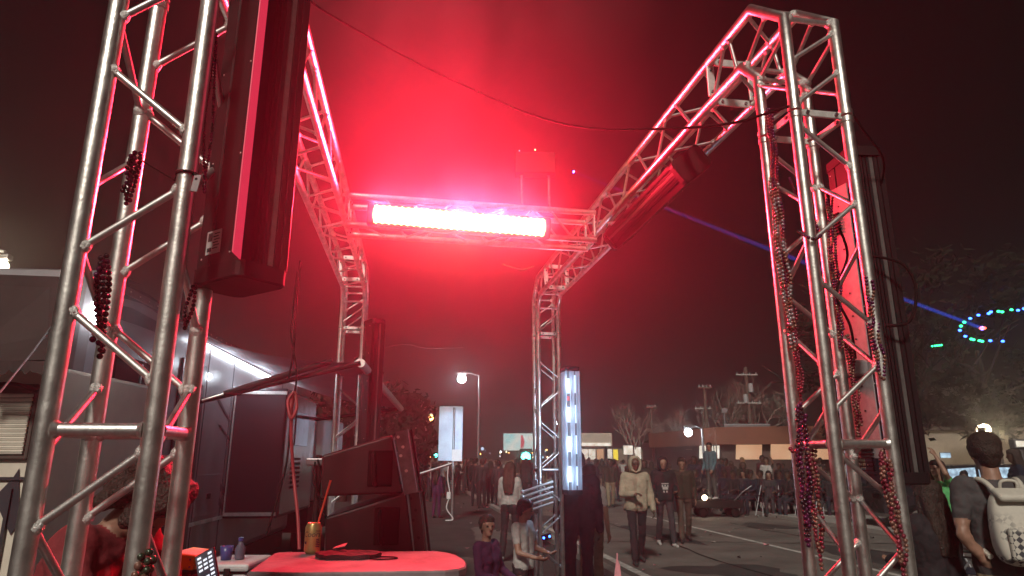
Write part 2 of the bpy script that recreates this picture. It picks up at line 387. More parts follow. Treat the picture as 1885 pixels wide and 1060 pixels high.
# ------------------------------------------------------------------ light bars
def light_bar(c, axis, front, L, label, mode='off', name='light_bar', plate=False):
    """extruded housing; axis = long direction, front = direction the LED face looks; c = centre of the front face"""
    c, ax = V(c), V(axis).normalized(); fr = V(front); fr = (fr - ax * fr.dot(ax)).normalized(); sd = ax.cross(fr)
    root = thing(name, c, label, 'light bar', 'light bars fixed to the truss')
    Mx = Matrix((( sd.x, -fr.x, ax.x, c.x), (sd.y, -fr.y, ax.y, c.y), (sd.z, -fr.z, ax.z, c.z), (0, 0, 0, 1)))
    w, dp = 0.0825, 0.23
    prof = [(-w, 0.0), (-w + .006, 0), (-w + .006, .022), (-.034, .022), (-.034, .004), (-.028, .004), (-.028, .012), (-.020, .012), (-.020, .004),
            (-.012, .004), (-.012, .010), (-.004, .010), (-.004, .002), (.010, .002), (.010, .010), (.034, .010), (.034, .002), (.048, .002), (.048, .008), (.056, .008), (.056, .0),
            (w - .004, 0), (w, .004), (w, .14), (w - .004, .146), (w, .152), (w, dp - .02), (w - .02, dp), (-w + .02, dp), (-w, dp - .02), (-w, .152), (-w + .004, .146), (-w, .14)]
    m = MB(); m.prism(prof, -L / 2 + 0.05, L / 2 - 0.05, Mx); m.build('housing', M['silver' if mode == 'white' else 'blackgloss'], root)
    for s in (-1, 1):                                                     # end caps, rounded
        m = MB(); pr = []
        for (cx, cy, a0) in ((w - .03, -.004 + .03, -90), (w - .03, dp + .004 - .03, 0), (-w + .03, dp + .004 - .03, 90), (-w + .03, -.004 + .03, 180)):
            for k in range(5): pr.append((cx + .034 * math.cos(R(a0 + k * 22.5)), cy + .034 * math.sin(R(a0 + k * 22.5))))
        z0, z1 = s * (L / 2 - 0.052), s * (L / 2 - .006)
        m.prism(pr, min(z0, z1), max(z0, z1), Mx, smooth=False)
        ctr = (0, dp / 2); pr2 = [(lerp(ctr[0], x, .93), lerp(ctr[1], y, .95)) for x, y in pr]
        n = len(pr); a = [Mx @ V((x, y, z1 if s > 0 else z0 if False else z1)) for x, y in pr]; b = [Mx @ V((x, y, s * L / 2)) for x, y in pr2]
        m.add(a + b, [[j, (j + 1) % n, n + (j + 1) % n, n + j] for j in range(n)] + [[n + j for j in range(n)]], 0, False)
        m.build('end_cap', M['black'], root)
    m = MB(); m.box(Mx @ V((-.055, .0205, 0)), (.040, .003, L - .102), Mx.to_3x3())
    m.build('reflector_strip', M['white_dim'] if mode == 'white' else M['black'], root)
    ln = {'off': M['lens_grey'], 'red': M['red_hot'], 'white': M['white_dim']}[mode]
    m = MB(); m.box(Mx @ V((.022 if mode != 'red' else 0, .0065 if mode != 'red' else -.001, 0)), (.018 if mode != 'red' else .125, .006, L - .104), Mx.to_3x3(), bev=.001); m.build('lens_strip', ln, root)
    if mode == 'red':
        for k in range(28):
            m = MB(); zz = -L / 2 + .07 + k * (L - .14) / 27
            m.ball(Mx @ V((0, -.004, zz)), 1, 10, 6, sc=(.072, .03, .026), rot=Mx.to_3x3()); m.build('led_cell', M['red_hot'], root)
    if mode == 'white':
        for k in range(4):
            m = MB(); zz = -L / 2 + .22 + k * (L - .44) / 3
            m.box(Mx @ V((-.055, .016, zz)), (.036, .006, .17), Mx.to_3x3(), bev=.002); m.build('led_cell', M['white_hot'], root)
        for k in range(4):
            m = MB(); zz = -L / 2 + .20 + k * (L - .40) / 3
            m.box(Mx @ V((.022, .002, zz)), (.016, .004, .2), Mx.to_3x3(), bev=.001); m.build('led_cell', M['white_hot'], root)
        m = MB(); m.box(Mx @ V((-.055, .017, L / 2 - .36)), (.03, .004, .05), Mx.to_3x3()); m.build('indicator', M['billboard_red'], root)
    m = MB()                                                              # mounting yoke and screws
    for s in (-1, 1):
        m.box(Mx @ V((0, dp + .02, s * L * .3)), (.05, .04, .06), Mx.to_3x3(), bev=.004)
        m.tube(Mx @ V((0, dp + .04, s * L * .3)), Mx @ V((0, dp + .09, s * L * .3)), .012, n=8)
    m.build('clamp', M['steel'], root)
    m = MB()
    for s in (-1, 1):
        for k in range(5):
            for yy in (.05, .19):
                m.ball(Mx @ V((s * w, yy, -L / 2 + .08 + k * (L - .16) / 4)), .0035, 6, 4)
    m.build('screw', M['alu'], root)
    return root, Mx
Z3 = V((0, 0, 1))
# near left: hangs beside the big tower
f0 = V((math.sin(R(56)), -math.cos(R(56)), 0))
c0 = V((-0.722, 1.86, 0)) + V((0, 0, 2.20 + 0.7))
lb1, Mx1 = light_bar(c0, Z3, f0, 1.40, 'large unlit black light bar hanging beside the near tower, white sticker low down')
m = MB(); fn = V((.99, .10, 0)).normalized(); ft = V((.10, -.99, 0)).normalized(); pe = Mx1 @ V((-.079, .001, 0)); m.box(pe + ft * .036, (.004, .072, 1.30), Matrix((fn, -ft, Z3)).transposed(), 0, .001); m.build('glow_strip', M['red_dim'], lb1)  # dim glow put in for red light the strip catches from the lit bar
m = MB(); m.box(Mx1 @ V((-.0835, .135, -.575)), (.003, .07, .072), Mx1.to_3x3())
st = m.build('sticker', M['sticker'], lb1)
m = MB()
for k in range(6): m.box(Mx1 @ V((-.0855, .118 + (k % 2) * .006, -.55 - k * .009)), (.001, .026, .003), Mx1.to_3x3())
m.box(Mx1 @ V((-.0855, .152, -.558)), (.001, .02, .026), Mx1.to_3x3()); m.box(Mx1 @ V((-.0855, .152, -.597)), (.001, .02, .012), Mx1.to_3x3())
m.build('print', M['ink'], st)
# lit red bar under the cross beam
A_, B_ = at(682, 393, 4.76), at(1008, 420, 5.0)
RED_C = (A_ + B_) / 2; RED_D = (B_ - A_).normalized()
light_bar(RED_C, RED_D, V((0.02, -1, -0.28)), (B_ - A_).length + 0.05, 'brilliantly lit red light bar hanging under the cross beam', 'red')
# dark bar under right beam
p0 = RIGHT.near + RIGHT.d * 1.08 - RIGHT.n * 0.06; p1 = RIGHT.near + RIGHT.d * 2.50 - RIGHT.n * 0.06
mid = (p0 + p1) / 2 + V((0, 0, 3.44)) - RIGHT.n * 0.06
light_bar(mid, p1 - p0, V((-0.75, -0.15, -0.62)), 1.42, 'unlit dark light bar slung under the beam from the bead draped tower')
# white lit upright bar
lbw, Mxw = light_bar(at(1057, 790, 7.55), Z3, V((0.25, -1, 0)), 1.40, 'upright light bar glowing bluish white beside the distant tower', 'white')
# upright bar on the right tower
lbr, Mxr = light_bar(V((1.735, 2.99, 2.40)), Z3, V((0.05, -1, 0)), 1.60, 'tall black upright light bar behind the bead draped tower with red lit plate')
m = MB(); q = V((1.60, 3.10, 2.36)); rz = Matrix.Rotation(R(-74), 3, 'Z')
m.box(q, (0.20, 0.006, 1.30), rz, bev=.002)
bp = m.build('mounting_plate', M['backplate'], lbr)
m = MB()
for k in range(11):
    for s in (-1, 1):
        m.tube(q + rz @ V((s * .035, -.0035, -.55 + k * .11)), q + rz @ V((s * .035, -.0055, -.55 + k * .11)), .0045, n=8)
m.build('bolt_hole', M['black'], bp)
m = MB()
for k in range(9): m.box(q + rz @ V((0.01, -.012, -.62 + k * .018 - .1)), (.09, .012, .006), rz)
m.build('cooling_fin', M['black'], bp); m = MB()
for k in range(7): m.box(q + rz @ V((0.0, -.012, .42 + k * .016)), (.08, .012, .006), rz)
m.build('cooling_fin', M['black'], bp)
m = MB(); m.box(q + rz @ V((0.03, -.05, -.25)), (.12, .09, .07), rz, bev=.01); m.box(q + rz @ V((-.06, -.06, -.24)), (.05, .05, .09), rz, bev=.008)
m.build('power_box', M['backplate'], lbr)
# far left dark bar
light_bar(V((-1.50, 7.35, 2.55)), Z3, V((0.6, -0.8, 0)), 1.40, 'unlit black upright light bar on the distant tower behind the speakers')
# small fixture on top of the cross beam
cb = at(985, 300, 5.45)
root = thing('control_box', (cb.x, cb.y, ZT - .11), 'dark small electric box with tiny lights above the cross beam', 'electric box')
m = MB(); m.box(cb + V((0, 0, -.02)), (.36, .12, .2), bev=.01); m.build('case', M['black'], root)
m = MB(); m.tube(cb + V((-.12, 0, -.12)), V((cb.x - .12, cb.y, ZT - .084)), .012, n=8); m.tube(cb + V((.12, 0, -.12)), V((cb.x + .12, cb.y, ZT - .084)), .012, n=8); m.build('bracket', M['steel'], root)
m = MB(); m.ball(cb + V((-.14, -.06, .09)), .006, 8, 5); m.build('indicator', M['white_hot'], root)
m = MB(); m.ball(cb + V((.0, -.06, .10)), .006, 8, 5); m.build('indicator', M['lamp_orange'], root)

# clamps gripping the far right tower
c = at(984, 912, 7.9)
root = thing('pipe_clamp', c, 'cluster of shiny pipe clamps and hooks gripping the distant tower', 'clamp')
for k in range(5):
    m = MB(); z = c.z - .12 + k * .055
    m.tube(V((c.x - .14, c.y - .22, z - .05)), V((c.x + .2, c.y - .24, z + .06)), .013, n=8); m.ball(V((c.x - .14, c.y - .22, z - .05)), .024, 8, 6)
    m.build('hook', M['plate'], root)
m = MB(); m.box(c + V((0, -.17, 0)), (.06, .05, .36), bev=.006); m.build('bracket', M['steel'], root)

# ------------------------------------------------------------------ bead necklaces
def strand(pts, label, mats=('bead_purple', 'bead_red'), r=0.0075, group='bead necklaces hung on the truss'):
    p = smooth_path(pts, 24)
    m = MB(); acc = 0.0; k = 0; pos = p[0]
    for i in range(1, len(p)):
        while (p[i] - pos).length >= 2.02 * r:
            pos = pos + (p[i] - pos).normalized() * 2.02 * r
            rr = r * (0.92 + 0.16 * random.random())
            m.ball(pos, rr, 8, 6, k // 3 % len(mats)); k += 1
    o = recenter(m.build('bead_necklace', [M[x] for x in mats], None))
    tag(o, label, 'bead necklace', group)
def hang(u0, v0, u1, v1, Y, label, mats=('bead_purple', 'bead_red'), r=0.0075, w=0.012, wob=0.008, turns=2, dy=-0.045):
    a, b = at(u0, v0, Y), at(u1, v1, Y)
    a.y += dy; b.y += dy
    n = 9; dn, up = [], []
    for i in range(n + 1):
        t = i / n; c = a.lerp(b, t)
        j = V((math.sin(t * 7 + u0) * wob, math.cos(t * 9 + u1) * wob * .4, 0))
        dn.append(c + j + V((-w * math.sin(math.pi * min(1, t * 1.0 + .08)), 0, 0))); up.append(c - j * .6 + V((w * math.sin(math.pi * min(1, t + .08)), 0.006, 0)))
    pts = dn + [b + V((0, 0, -w * 1.5))] + up[::-1]
    if turns > 1:
        L2 = (b - a).length
        def sh_(p, i, dx, f): return p + V((dx + math.sin(i * 1.9 + v0) * wob * .8, -.012 + .006 * math.cos(i), f))
        d2 = [sh_(a.lerp(b, .04 + .84 * i / n), i, -w * .9, 0) for i in range(n + 1)]; u2 = [sh_(a.lerp(b, .04 + .84 * i / n), i + 3, w * .75, -.01) for i in range(n + 1)]
        pts = pts + d2 + [b.lerp(a, .10) + V((0, -.012, 0))] + u2[::-1]
    strand(pts, label, mats, r)
# right tower
hang(1408, 205, 1440, 560, 2.86, 'maroon bead strand from the upper joint down the leftmost leg of the bead draped tower', ('bead_purple', 'bead_red'))
hang(1415, 330, 1452, 640, 2.85, 'silvery bead strand lying on the leftmost leg of the bead draped tower', ('bead_silver', 'bead_gold'), .0085, .016)
hang(1448, 560, 1468, 745, 2.86, 'thin red bead strand halfway down the bead draped tower', ('bead_red',), .0065, .008)
hang(1466, 745, 1478, 990, 2.84, 'dark bead strand from the middle to low on the bead draped tower', ('bead_dark', 'bead_purple'), .0095, .016)
hang(1482, 800, 1503, 1035, 2.84, 'pinkish gold bead strand low on the bead draped tower', ('bead_gold', 'bead_red'), .008, .014)
hang(1516, 355, 1540, 640, 2.93, 'long gold bead strand down the middle of the bead draped tower', ('bead_gold', 'bead_purple'), .0065, .010)
hang(1550, 620, 1572, 800, 2.93, 'gold and red bead strand in front of the red mounting plate', ('bead_gold', 'bead_red'), .0065, .010)
hang(1584, 510, 1616, 722, 2.72, 'bead strand beside the outer right leg of the bead draped tower', ('bead_purple', 'bead_gold'), .0075, .012)
hang(1612, 830, 1655, 1058, 2.68, 'lowest bead strand along the outer right leg of the bead draped tower', ('bead_red', 'bead_gold'), .0085, .014)
strand([at(1452, 325, 2.78), at(1470, 365, 2.70), at(1495, 400, 2.68), at(1508, 430, 2.70)], 'short bead loop slung across the upper brace of the bead draped tower', ('bead_purple', 'bead_red'), .008)
strand([at(1468, 425, 2.68), at(1482, 434, 2.615), at(1500, 440, 2.60), at(1512, 432, 2.64)], 'short bead loop wrapped around the second leg of the bead draped tower', ('bead_dark', 'bead_purple'), .008)
strand([at(1452, 822, 2.84), at(1462, 832, 2.80), at(1478, 826, 2.80), at(1484, 814, 2.86)], 'bead loop wound around the crossbar joint of the bead draped tower', ('bead_red', 'bead_purple'), .009)
# left tower
hang(396, 60, 374, 350, 1.74, 'dark bead strand against the side of the large hanging black light bar', ('bead_dark', 'bead_purple'), .0048, .008, .004, 1, 0)
hang(268, 292, 250, 380, 1.88, 'short dark bead bunch cable tied inside the near tower', ('bead_dark', 'bead_purple'), .0075, .010, .004)
hang(210, 478, 203, 655, 1.84, 'dark maroon bead strand halfway down the back leg of the near tower', ('bead_purple', 'bead_dark'), .0085, .009, .005)
hang(358, 520, 340, 600, 1.80, 'dark bead strand ends showing under the hanging black light bar', ('bead_dark',), .006, .008, .004, 1, 0)
hang(290, 1012, 283, 1058, 1.74, 'green and gold bead strand at the foot of the near tower', ('bead_green', 'bead_gold'), .010, .012, .003)
# cable tie + tag on leg B of the near tower
Bp = LBASE[1] if LBASE[1].x > LBASE[0].x else LBASE[0]
zt = at(348, 322, Bp.y).z
m = MB(); m.lathe([(TR + .001, -.004), (TR + .004, -.004), (TR + .004, .004), (TR + .001, .004), (TR + .001, -.004)], (Bp.x, Bp.y, zt), 20)
m.path([V((Bp.x - .02, Bp.y - .01, zt)), V((Bp.x - .06, Bp.y + .05, zt + .006)), at(262, 296, 1.84)], .0025, 6)
m.path([V((Bp.x + .02, Bp.y - .012, zt)), V((Bp.x + .035, Bp.y - .015, zt - .01))], .005, 6)
o = recenter(m.build('cable_tie', M['rubber'], None)); tag(o, 'black cable tie around the right front leg of the near tower', 'cable tie')
root = thing('hanging_tag', (Bp.x + .036, Bp.y - .016, zt - .06), 'small dark metal tag hanging from the cable tie on the near tower', 'tag')
m = MB(); m.box(V((Bp.x + .036, Bp.y - .016, zt - .032)), (.02, .006, .05), Matrix.Rotation(R(8), 3, 'Y'), bev=.002); m.build('tag_plate', M['backplate'], root)
m = MB(); m.tube(V((Bp.x + .036, Bp.y - .020, zt - .02)), V((Bp.x + .036, Bp.y - .0125, zt - .02)), .004, n=8); m.build('hole', M['black'], root)

# ------------------------------------------------------------------ cables
def cable(pts, r, mname, label, name='cable', cat='cable', smooth=True):
    m = MB(); m.path(smooth_path(pts, 8) if smooth else pts, r, 8)
    tag(recenter(m.build(name, M[mname], None)), label, cat)
cable([at(560, -12, 3.4), at(600, 22, 3.5), at(760, 112, 4.0), at(900, 178, 4.0), at(1000, 218, 3.6), at(1100, 237, 3.3), at(1250, 236, 3.0), at(1350, 226, 2.80), at(1400, 212, 2.70), at(1452, 196, 2.60)], .0065, 'rubber', 'long black cable sagging across the top between the two near towers')
cable([at(1560, 195, 2.75), at(1590, 240, 2.8), at(1625, 290, 2.9), at(1622, 340, 3.0), at(1600, 380, 3.05)], .005, 'rubber', 'thin black cable looping off the outer leg of the bead draped tower')
cable([at(1600, 470, 2.95), at(1660, 485, 2.9), at(1686, 530, 2.9), at(1675, 590, 2.9), at(1630, 600, 2.95)], .007, 'rubber', 'thick black cable loop sticking out right of the tall upright bar')
cable([at(1545, 420, 2.90), at(1560, 470, 2.86), at(1540, 540, 2.86), at(1565, 600, 2.9), at(1575, 660, 2.95)], .006, 'rubber', 'black power cable curling over the red mounting plate')
cable([at(925, 486, 4.85), at(945, 493, 4.8), at(965, 496, 4.8), at(982, 490, 4.85)], .006, 'lens_grey', 'short loose cable loop hanging under the glowing red bar')
cable([at(553, 480, 5.2), at(545, 560, 5.0), at(540, 650, 5.0), at(530, 700, 5.0)], .008, 'rubber', 'thin black wire hanging left of the three wires by the awning')
cable([at(548, 500, 5.0), at(536, 610, 5.0), at(546, 690, 5.0), at(536, 760, 5.0), at(526, 860, 5.0), at(490, 985, 4.9)], .008, 'rubber', 'long black wire hanging in front of the slide-out')
cable([at(538, 735, 4.4), at(536, 800, 4.4), at(541, 880, 4.4), at(548, 950, 4.3), at(551, 1012, 4.2)], .011, 'red_cord', 'thick red cord hanging down beside the speakers')
cable([at(540, 722, 4.4), at(530, 740, 4.38), at(536, 770, 4.36), at(546, 750, 4.40), at(541, 722, 4.42), at(533, 762, 4.38)], .011, 'red_cord', 'red cord bundle knotted at the top of the hanging red cord')
cable([at(0, 722, 3.4), at(60, 648, 4.0), at(104, 588, 4.5)], .005, 'galv', 'thin guy line rising in front of the louvred trailer', 'guy_line', 'rope', False)

# ------------------------------------------------------------------ table and what stands on it
TZ = 1.33
root = thing('table', (-0.55, 2.85, 0), 'red lit flat table with rounded end in front of the speakers', 'table')
def tp(u, v):
    yc = (530 - v) / FPX; s = (SP + yc * CP) / (CP - yc * SP); return at(u, v, (TZ - CH) / s)
outline = []
for u, v in ((430, 1070), (455, 1052), (502, 1019), (512, 1016), (600, 1015.4), (700, 1015), (800, 1014), (822, 1016.5), (840, 1021), (853, 1029), (859, 1036), (857, 1043), (845, 1047), (820, 1050), (700, 1052), (550, 1054), (440, 1072)):
    if v <= 1056: outline.append(tp(u, v))
m = MB(); n = len(outline); ctr = sum(outline, V()) / n
def ring(sc, z): return [V((ctr.x + (p.x - ctr.x) * sc, ctr.y + (p.y - ctr.y) * sc, z)) for p in outline]
rs = [ring(.985, TZ), ring(1.0, TZ - .006), ring(1.0, TZ - .026), ring(.985, TZ - .032)]
m.add(sum(rs, []), [[i * n + j, i * n + (j + 1) % n, (i + 1) * n + (j + 1) % n, (i + 1) * n + j] for i in range(3) for j in range(n)] + [list(range(n))[::-1], [3 * n + j for j in range(n)]], 0)
m.build('tabletop', M['tabletop'], root)
m = MB(); xs = [p.x for p in outline]; ys = [p.y for p in outline]
m.box(((min(xs) + max(xs)) / 2 - .02, (min(ys) + max(ys)) / 2, (TZ - .035) / 2), (max(xs) - min(xs) - .16, max(ys) - min(ys) - .06, TZ - .035), bev=.01); m.build('skirt', M['black'], root)
def tobj(u, v): p = tp(u, v); p.z = TZ; return p
# can
cp = tobj(574, 1019)
root = thing('drink_can', cp, 'gold drink can with a red straw at the back of the red table', 'can')
m = MB(); m.lathe([(.0, .0), (.024, .0), (.029, .008), (.033, .012), (.033, .103), (.027, .116), (.0265, .121), (.024, .121), (.022, .117), (0, .117)], cp, 32); m.build('can_body', M['can_gold'], root)
def wrap_text(txt, size, z, ang0, shear=0.25, rad=.0334):
    cu = bpy.data.curves.new('lettering', 'FONT'); cu.body = txt; cu.size = size; cu.shear = shear; cu.resolution_u = 3
    to = bpy.data.objects.new('lettering', cu); col.objects.link(to)
    dg = bpy.context.evaluated_depsgraph_get(); me = bpy.data.meshes.new_from_object(to.evaluated_get(dg))
    bm = bmesh.new(); bm.from_mesh(me); bmesh.ops.triangulate(bm, faces=bm.faces[:]); bmesh.ops.subdivide_edges(bm, edges=bm.edges[:], cuts=1)
    mm = MB(); bm.verts.index_update()
    vs = []
    for q in bm.verts:
        a = ang0 + q.co.x / rad; vs.append(cp + V((rad * math.cos(a), rad * math.sin(a), z + q.co.y)))
    mm.add(vs, [[q.index for q in f.verts] for f in bm.faces]); bm.free()
    bpy.data.objects.remove(to); bpy.data.curves.remove(cu)
    return mm
mm = wrap_text('Coors', .030, .068, R(-152)); 
mm.build('lettering', M['can_red'], root)
mm = wrap_text('2024', .012, .085, R(-62)); mm.build('lettering', M['can_red'], root)
m = MB()
for k in range(5):
    for j in range(6):
        a = R(-50 + j * 5); m.box(cp + V((.0334 * math.cos(a), .0334 * math.sin(a), .03 + k * .007)), (.0006, .0022, .004), Matrix.Rotation(a, 3, 'Z'))
m.box(cp + V((.0334 * math.cos(R(-130)), .0334 * math.sin(R(-130)), .045)), (.0006, .012, .010), Matrix.Rotation(R(-130), 3, 'Z'))
m.build('print', M['can_red'], root)
m = MB(); m.path([cp + V((.012, 0, .06)), cp + V((.02, 0, .13)), cp + V((.055, .01, .29))], .0045, 8)
tag(recenter(m.build('straw', M['straw'], None)), 'bright red straw standing in the gold can', 'straw')
# dark ragged disc with a cord ring
dp_ = tobj(640, 1026)
m = MB(); n = 36; top, bot, low = [], [], []
for j in range(n):
    a = 2 * math.pi * j / n; rr = 0.125 * (1 + .05 * math.sin(5 * a) + random.uniform(-.04, .04))
    top.append(dp_ + V((rr * math.cos(a) * 1.02, rr * math.sin(a) * .62, .016 + random.uniform(-.003, .004)))); bot.append(dp_ + V((rr * .99 * math.cos(a), rr * .60 * math.sin(a), .002)))
    low.append(dp_ + V((rr * .6 * math.cos(a), rr * .38 * math.sin(a), .022 + random.uniform(-.004, .004))))
m.add(top + bot + low + [dp_ + V((0, 0, .018))], [[j, n + j, n + (j + 1) % n, (j + 1) % n] for j in range(n)] + [[2 * n + j, j, (j + 1) % n, 2 * n + (j + 1) % n] for j in range(n)] + [[3 * n, 2 * n + j, 2 * n + (j + 1) % n] for j in range(n)] + [[n + j for j in range(n)][::-1]], 0)
root = thing('crumpled_hat', dp_, 'flat crumpled dark hat lying on the red table', 'hat')
m.build('brim', M['c_wine'], root)
m = MB(); m.slab([dp_ + V((-.07, .03, .03)), dp_ + V((-.02, .02, .04)), dp_ + V((-.015, .045, .05)), dp_ + V((-.06, .05, .036))], .003); m.build('paper_scrap', M['pink'], root)
cc = tobj(705, 1029)
m = MB(); m.path([cc + V((.055 * math.cos(R(a)), .035 * math.sin(R(a)), .004)) for a in range(-150, 151, 15)], .0028, 6)
tag(recenter(m.build('cord_ring', M['rubber'], None)), 'thin black cord ring on the red table beside the hat', 'cord')

# ------------------------------------------------------------------ speakers: two wedge line-array cabinets on a sub
def cabinet(label, pts, Yn, depth, handle_u):
    """side outline given by four pixel corners on the plane Y = Yn, extruded away from camera"""
    P = [at(u, v, Yn) for u, v in pts]
    base = sum(P, V()) / 4; base.z = min(p.z for p in P)
    root = thing('loudspeaker', base, label, 'loudspeaker', 'stacked wedge loudspeakers')
    m = MB(); bm = bmesh.new(); sk = V((-.155, 1, 0)) * depth
    vs = [bm.verts.new(p) for p in P] + [bm.verts.new(p + sk) for p in P]
    n = 4
    bm.faces.new(vs[:4]); bm.faces.new(vs[4:][::-1])
    for j in range(4): bm.faces.new([vs[j], vs[4 + j], vs[4 + (j + 1) % 4], vs[(j + 1) % 4]])
    bmesh.ops.recalc_face_normals(bm, faces=bm.faces[:]); bmesh.ops.bevel(bm, geom=bm.edges[:], offset=.012, segments=3, profile=.5, affect='EDGES')
    bm.verts.index_update(); m.add([q.co.copy() for q in bm.verts], [[q.index for q in f.verts] for f in bm.faces]); bm.free()
    m.build('cabinet', M['cabinet'], root)
    hc = at(*handle_u, Yn); lo = P[2].z
    m = MB(); m.box(hc + V((0, -.004, 0)), (.12, .012, .17), bev=.005); m.build('handle_cup', M['rubber'], root)
    m = MB(); m.path(smooth_path([hc + V((-.035, -.006, .07)), hc + V((-.03, -.035, .05)), hc + V((-.025, -.038, 0)), hc + V((-.02, -.035, -.06)), hc + V((-.018, -.006, -.08))], 5), .010, 8); m.build('handle', M['blackgloss'], root)
    return root, P
sp1, P1 = cabinet('upper wedge loudspeaker with grey rigging plate', [(722, 800), (592, 838), (592, 914), (742, 908)], 3.35, .55, (700, 862))
sp2, P2 = cabinet('lower wedge loudspeaker just behind the red table', [(748, 906), (598, 952), (598, 1040), (764, 1042)], 3.35, .55, (712, 968))
for sp, P, q in ((sp1, P1, [(728, 796), (750, 790), (768, 905), (744, 912)]), (sp2, P2, [(752, 908), (772, 906), (786, 1042), (766, 1042)])):
    m = MB(); c4 = [at(u, v, 3.33) for u, v in q]; m.slab(c4, -.05); m.build('rigging_plate', M['bracket_grey'] if sp is sp1 else M['cabinet'], sp)
    m = MB(); m.slab([c4[1] + V((.004, .06, 0)), c4[1] + V((-.05, .5, -.02)), c4[2] + V((-.05, .5, 0)), c4[2] + V((.004, .06, 0))], .01); m.build('grille', M['rubber'], sp)
    m = MB()
    for k, t in enumerate((.06, .22, .36, .60)):
        a = c4[0].lerp(c4[3], t) + V((.012 + .016 * (k % 2), -.003, -.004)); m.tube(a, a + V((0, -.006, 0)), .0075, n=10)
    m.build('bolt', M['alu'] if sp is sp1 else M['black'], sp)
# the subwoofer that carries them
a, b = at(596, 1040, 3.35), at(775, 1040, 3.35)
root = thing('subwoofer', ((a.x + b.x) / 2, 3.65, 0), 'black subwoofer cabinet under the two wedge loudspeakers', 'loudspeaker')
m = MB(); m.box(((a.x + b.x) / 2, 3.65, a.z / 2 - .004), (b.x - a.x + .04, .62, a.z - .01), bev=.012); m.build('cabinet', M['cabinet'], root)
m = MB(); m.box(((a.x + b.x) / 2, 3.334, a.z / 2), (b.x - a.x - .05, .012, a.z - .12), bev=.004); m.build('grille', M['rubber'], root)
# thin stand with drooping cable left of speakers
root = thing('cable_stand', (at(584, 1000, 3.5).x, 3.5, 0), 'thin black stand with tangled cables left of the speakers', 'stand')
m = MB(); m.tube(V((at(584, 1000, 3.5).x, 3.5, 0)), at(588, 838, 3.5), .016, n=10); m.build('pole', M['black'], root)
m = MB(); m.box(at(584, 850, 3.5), (.10, .06, .035), bev=.005); m.build('clamp', M['steel'], root)
m = MB(); m.path(smooth_path([at(585, 846, 3.47), at(590, 880, 3.44), at(582, 910, 3.44), at(592, 940, 3.44), at(606, 955, 3.4)]), .006, 6); m.path(smooth_path([at(580, 850, 3.47), at(578, 890, 3.44), at(596, 930, 3.44), at(600, 955, 3.42)]), .005, 6); m.build('cable', M['rubber'], root)

# ------------------------------------------------------------------ cooler, cup, bottle, yellow box, phone (bottom left)
cp = at(430, 1060, 3.6)
root = thing('cooler', (cp.x, cp.y, 0), 'white cooler with a cup and a bottle on its lid', 'cooler', None, R(8))
cz = at(430, 1029, 3.6).z
m = MB(); m.box((cp.x, cp.y, cz / 2 - .02), (.24, .30, cz - .06), bev=.02); m.build('body', M['cooler'], root)
m = MB(); m.box((cp.x, cp.y + .0, cz - .018), (.265, .33, .036), bev=.012); m.build('lid', M['cooler'], root)
m = MB(); m.box((cp.x + .03, cp.y - .168, cz - .05), (.03, .012, .06), bev=.004); m.build('latch', M['black'], root)
q = V((cp.x - .035, cp.y - .03, cz + .001))
m = MB(); m.lathe([(0, 0), (.025, 0), (.032, .065), (.030, .065), (.023, .004), (0, .004)], q, 20); tag(recenter(m.build('cup', M['blue_plastic'], None)), 'small blue cup on the white cooler', 'cup')
q = V((cp.x + .028, cp.y - .02, cz + .001)); root = thing('bottle', q, 'small dark bottle on the white cooler', 'bottle')
m = MB(); m.lathe([(0, 0), (.022, 0), (.024, .01), (.024, .055), (.011, .075), (.010, .088), (0, .088)], q, 20); m.build('bottle_body', M['bottle'], root)
m = MB(); m.tube(q + V((0, 0, .088)), q + V((0, 0, .105)), .013, n=14); m.build('cap', M['blue_plastic'], root)
cp = at(351, 1060, 3.0); cz = at(351, 1007, 3.0).z
root = thing('tool_box', (cp.x, cp.y, 0), 'yellow topped box behind the foot of the near tower', 'box')
m = MB(); m.box((cp.x, cp.y, cz - .045), (.115, .2, .06), Matrix.Rotation(R(6), 3, 'Y'), bev=.012); m.build('lid', M['yellow'], root)
m = MB(); m.box((cp.x - .015, cp.y + .02, (cz - .09) / 2), (.11, .19, cz - .09), bev=.012); m.build('body', M['c_wine'], root)
m = MB()
for s in (-1, 1): m.tube(V((cp.x + .036, cp.y - .103, cz - .05 + s * .014)), V((cp.x + .036, cp.y - .097, cz - .05 + s * .014)), .004, n=8)
m.build('rivet', M['steel'], root)
cp = at(382, 1048, 2.5)
root = thing('phone', cp, 'lit phone held up by the bending person behind the near tower', 'phone')
rot = (Matrix.Rotation(R(-30), 3, 'Y') @ Matrix.Rotation(R(-28), 3, 'X'))
m = MB(); m.box(cp, (.075, .009, .14), rot, bev=.004); m.build('phone_body', M['black'], root)
m = MB(); m.box(cp + rot @ V((0, -.0052, 0)), (.068, .001, .13), rot); sc_ = m.build('screen', M['phone_screen'], root)
m = MB()
for k in range(7):
    for j in range(3):
        if random.random() < .8: m.box(cp + rot @ V((-.02 + j * .02, -.0062, .052 - k * .016)), (.014, .0006, .008), rot)
m.build('icon', M['phone_rows'], sc_)

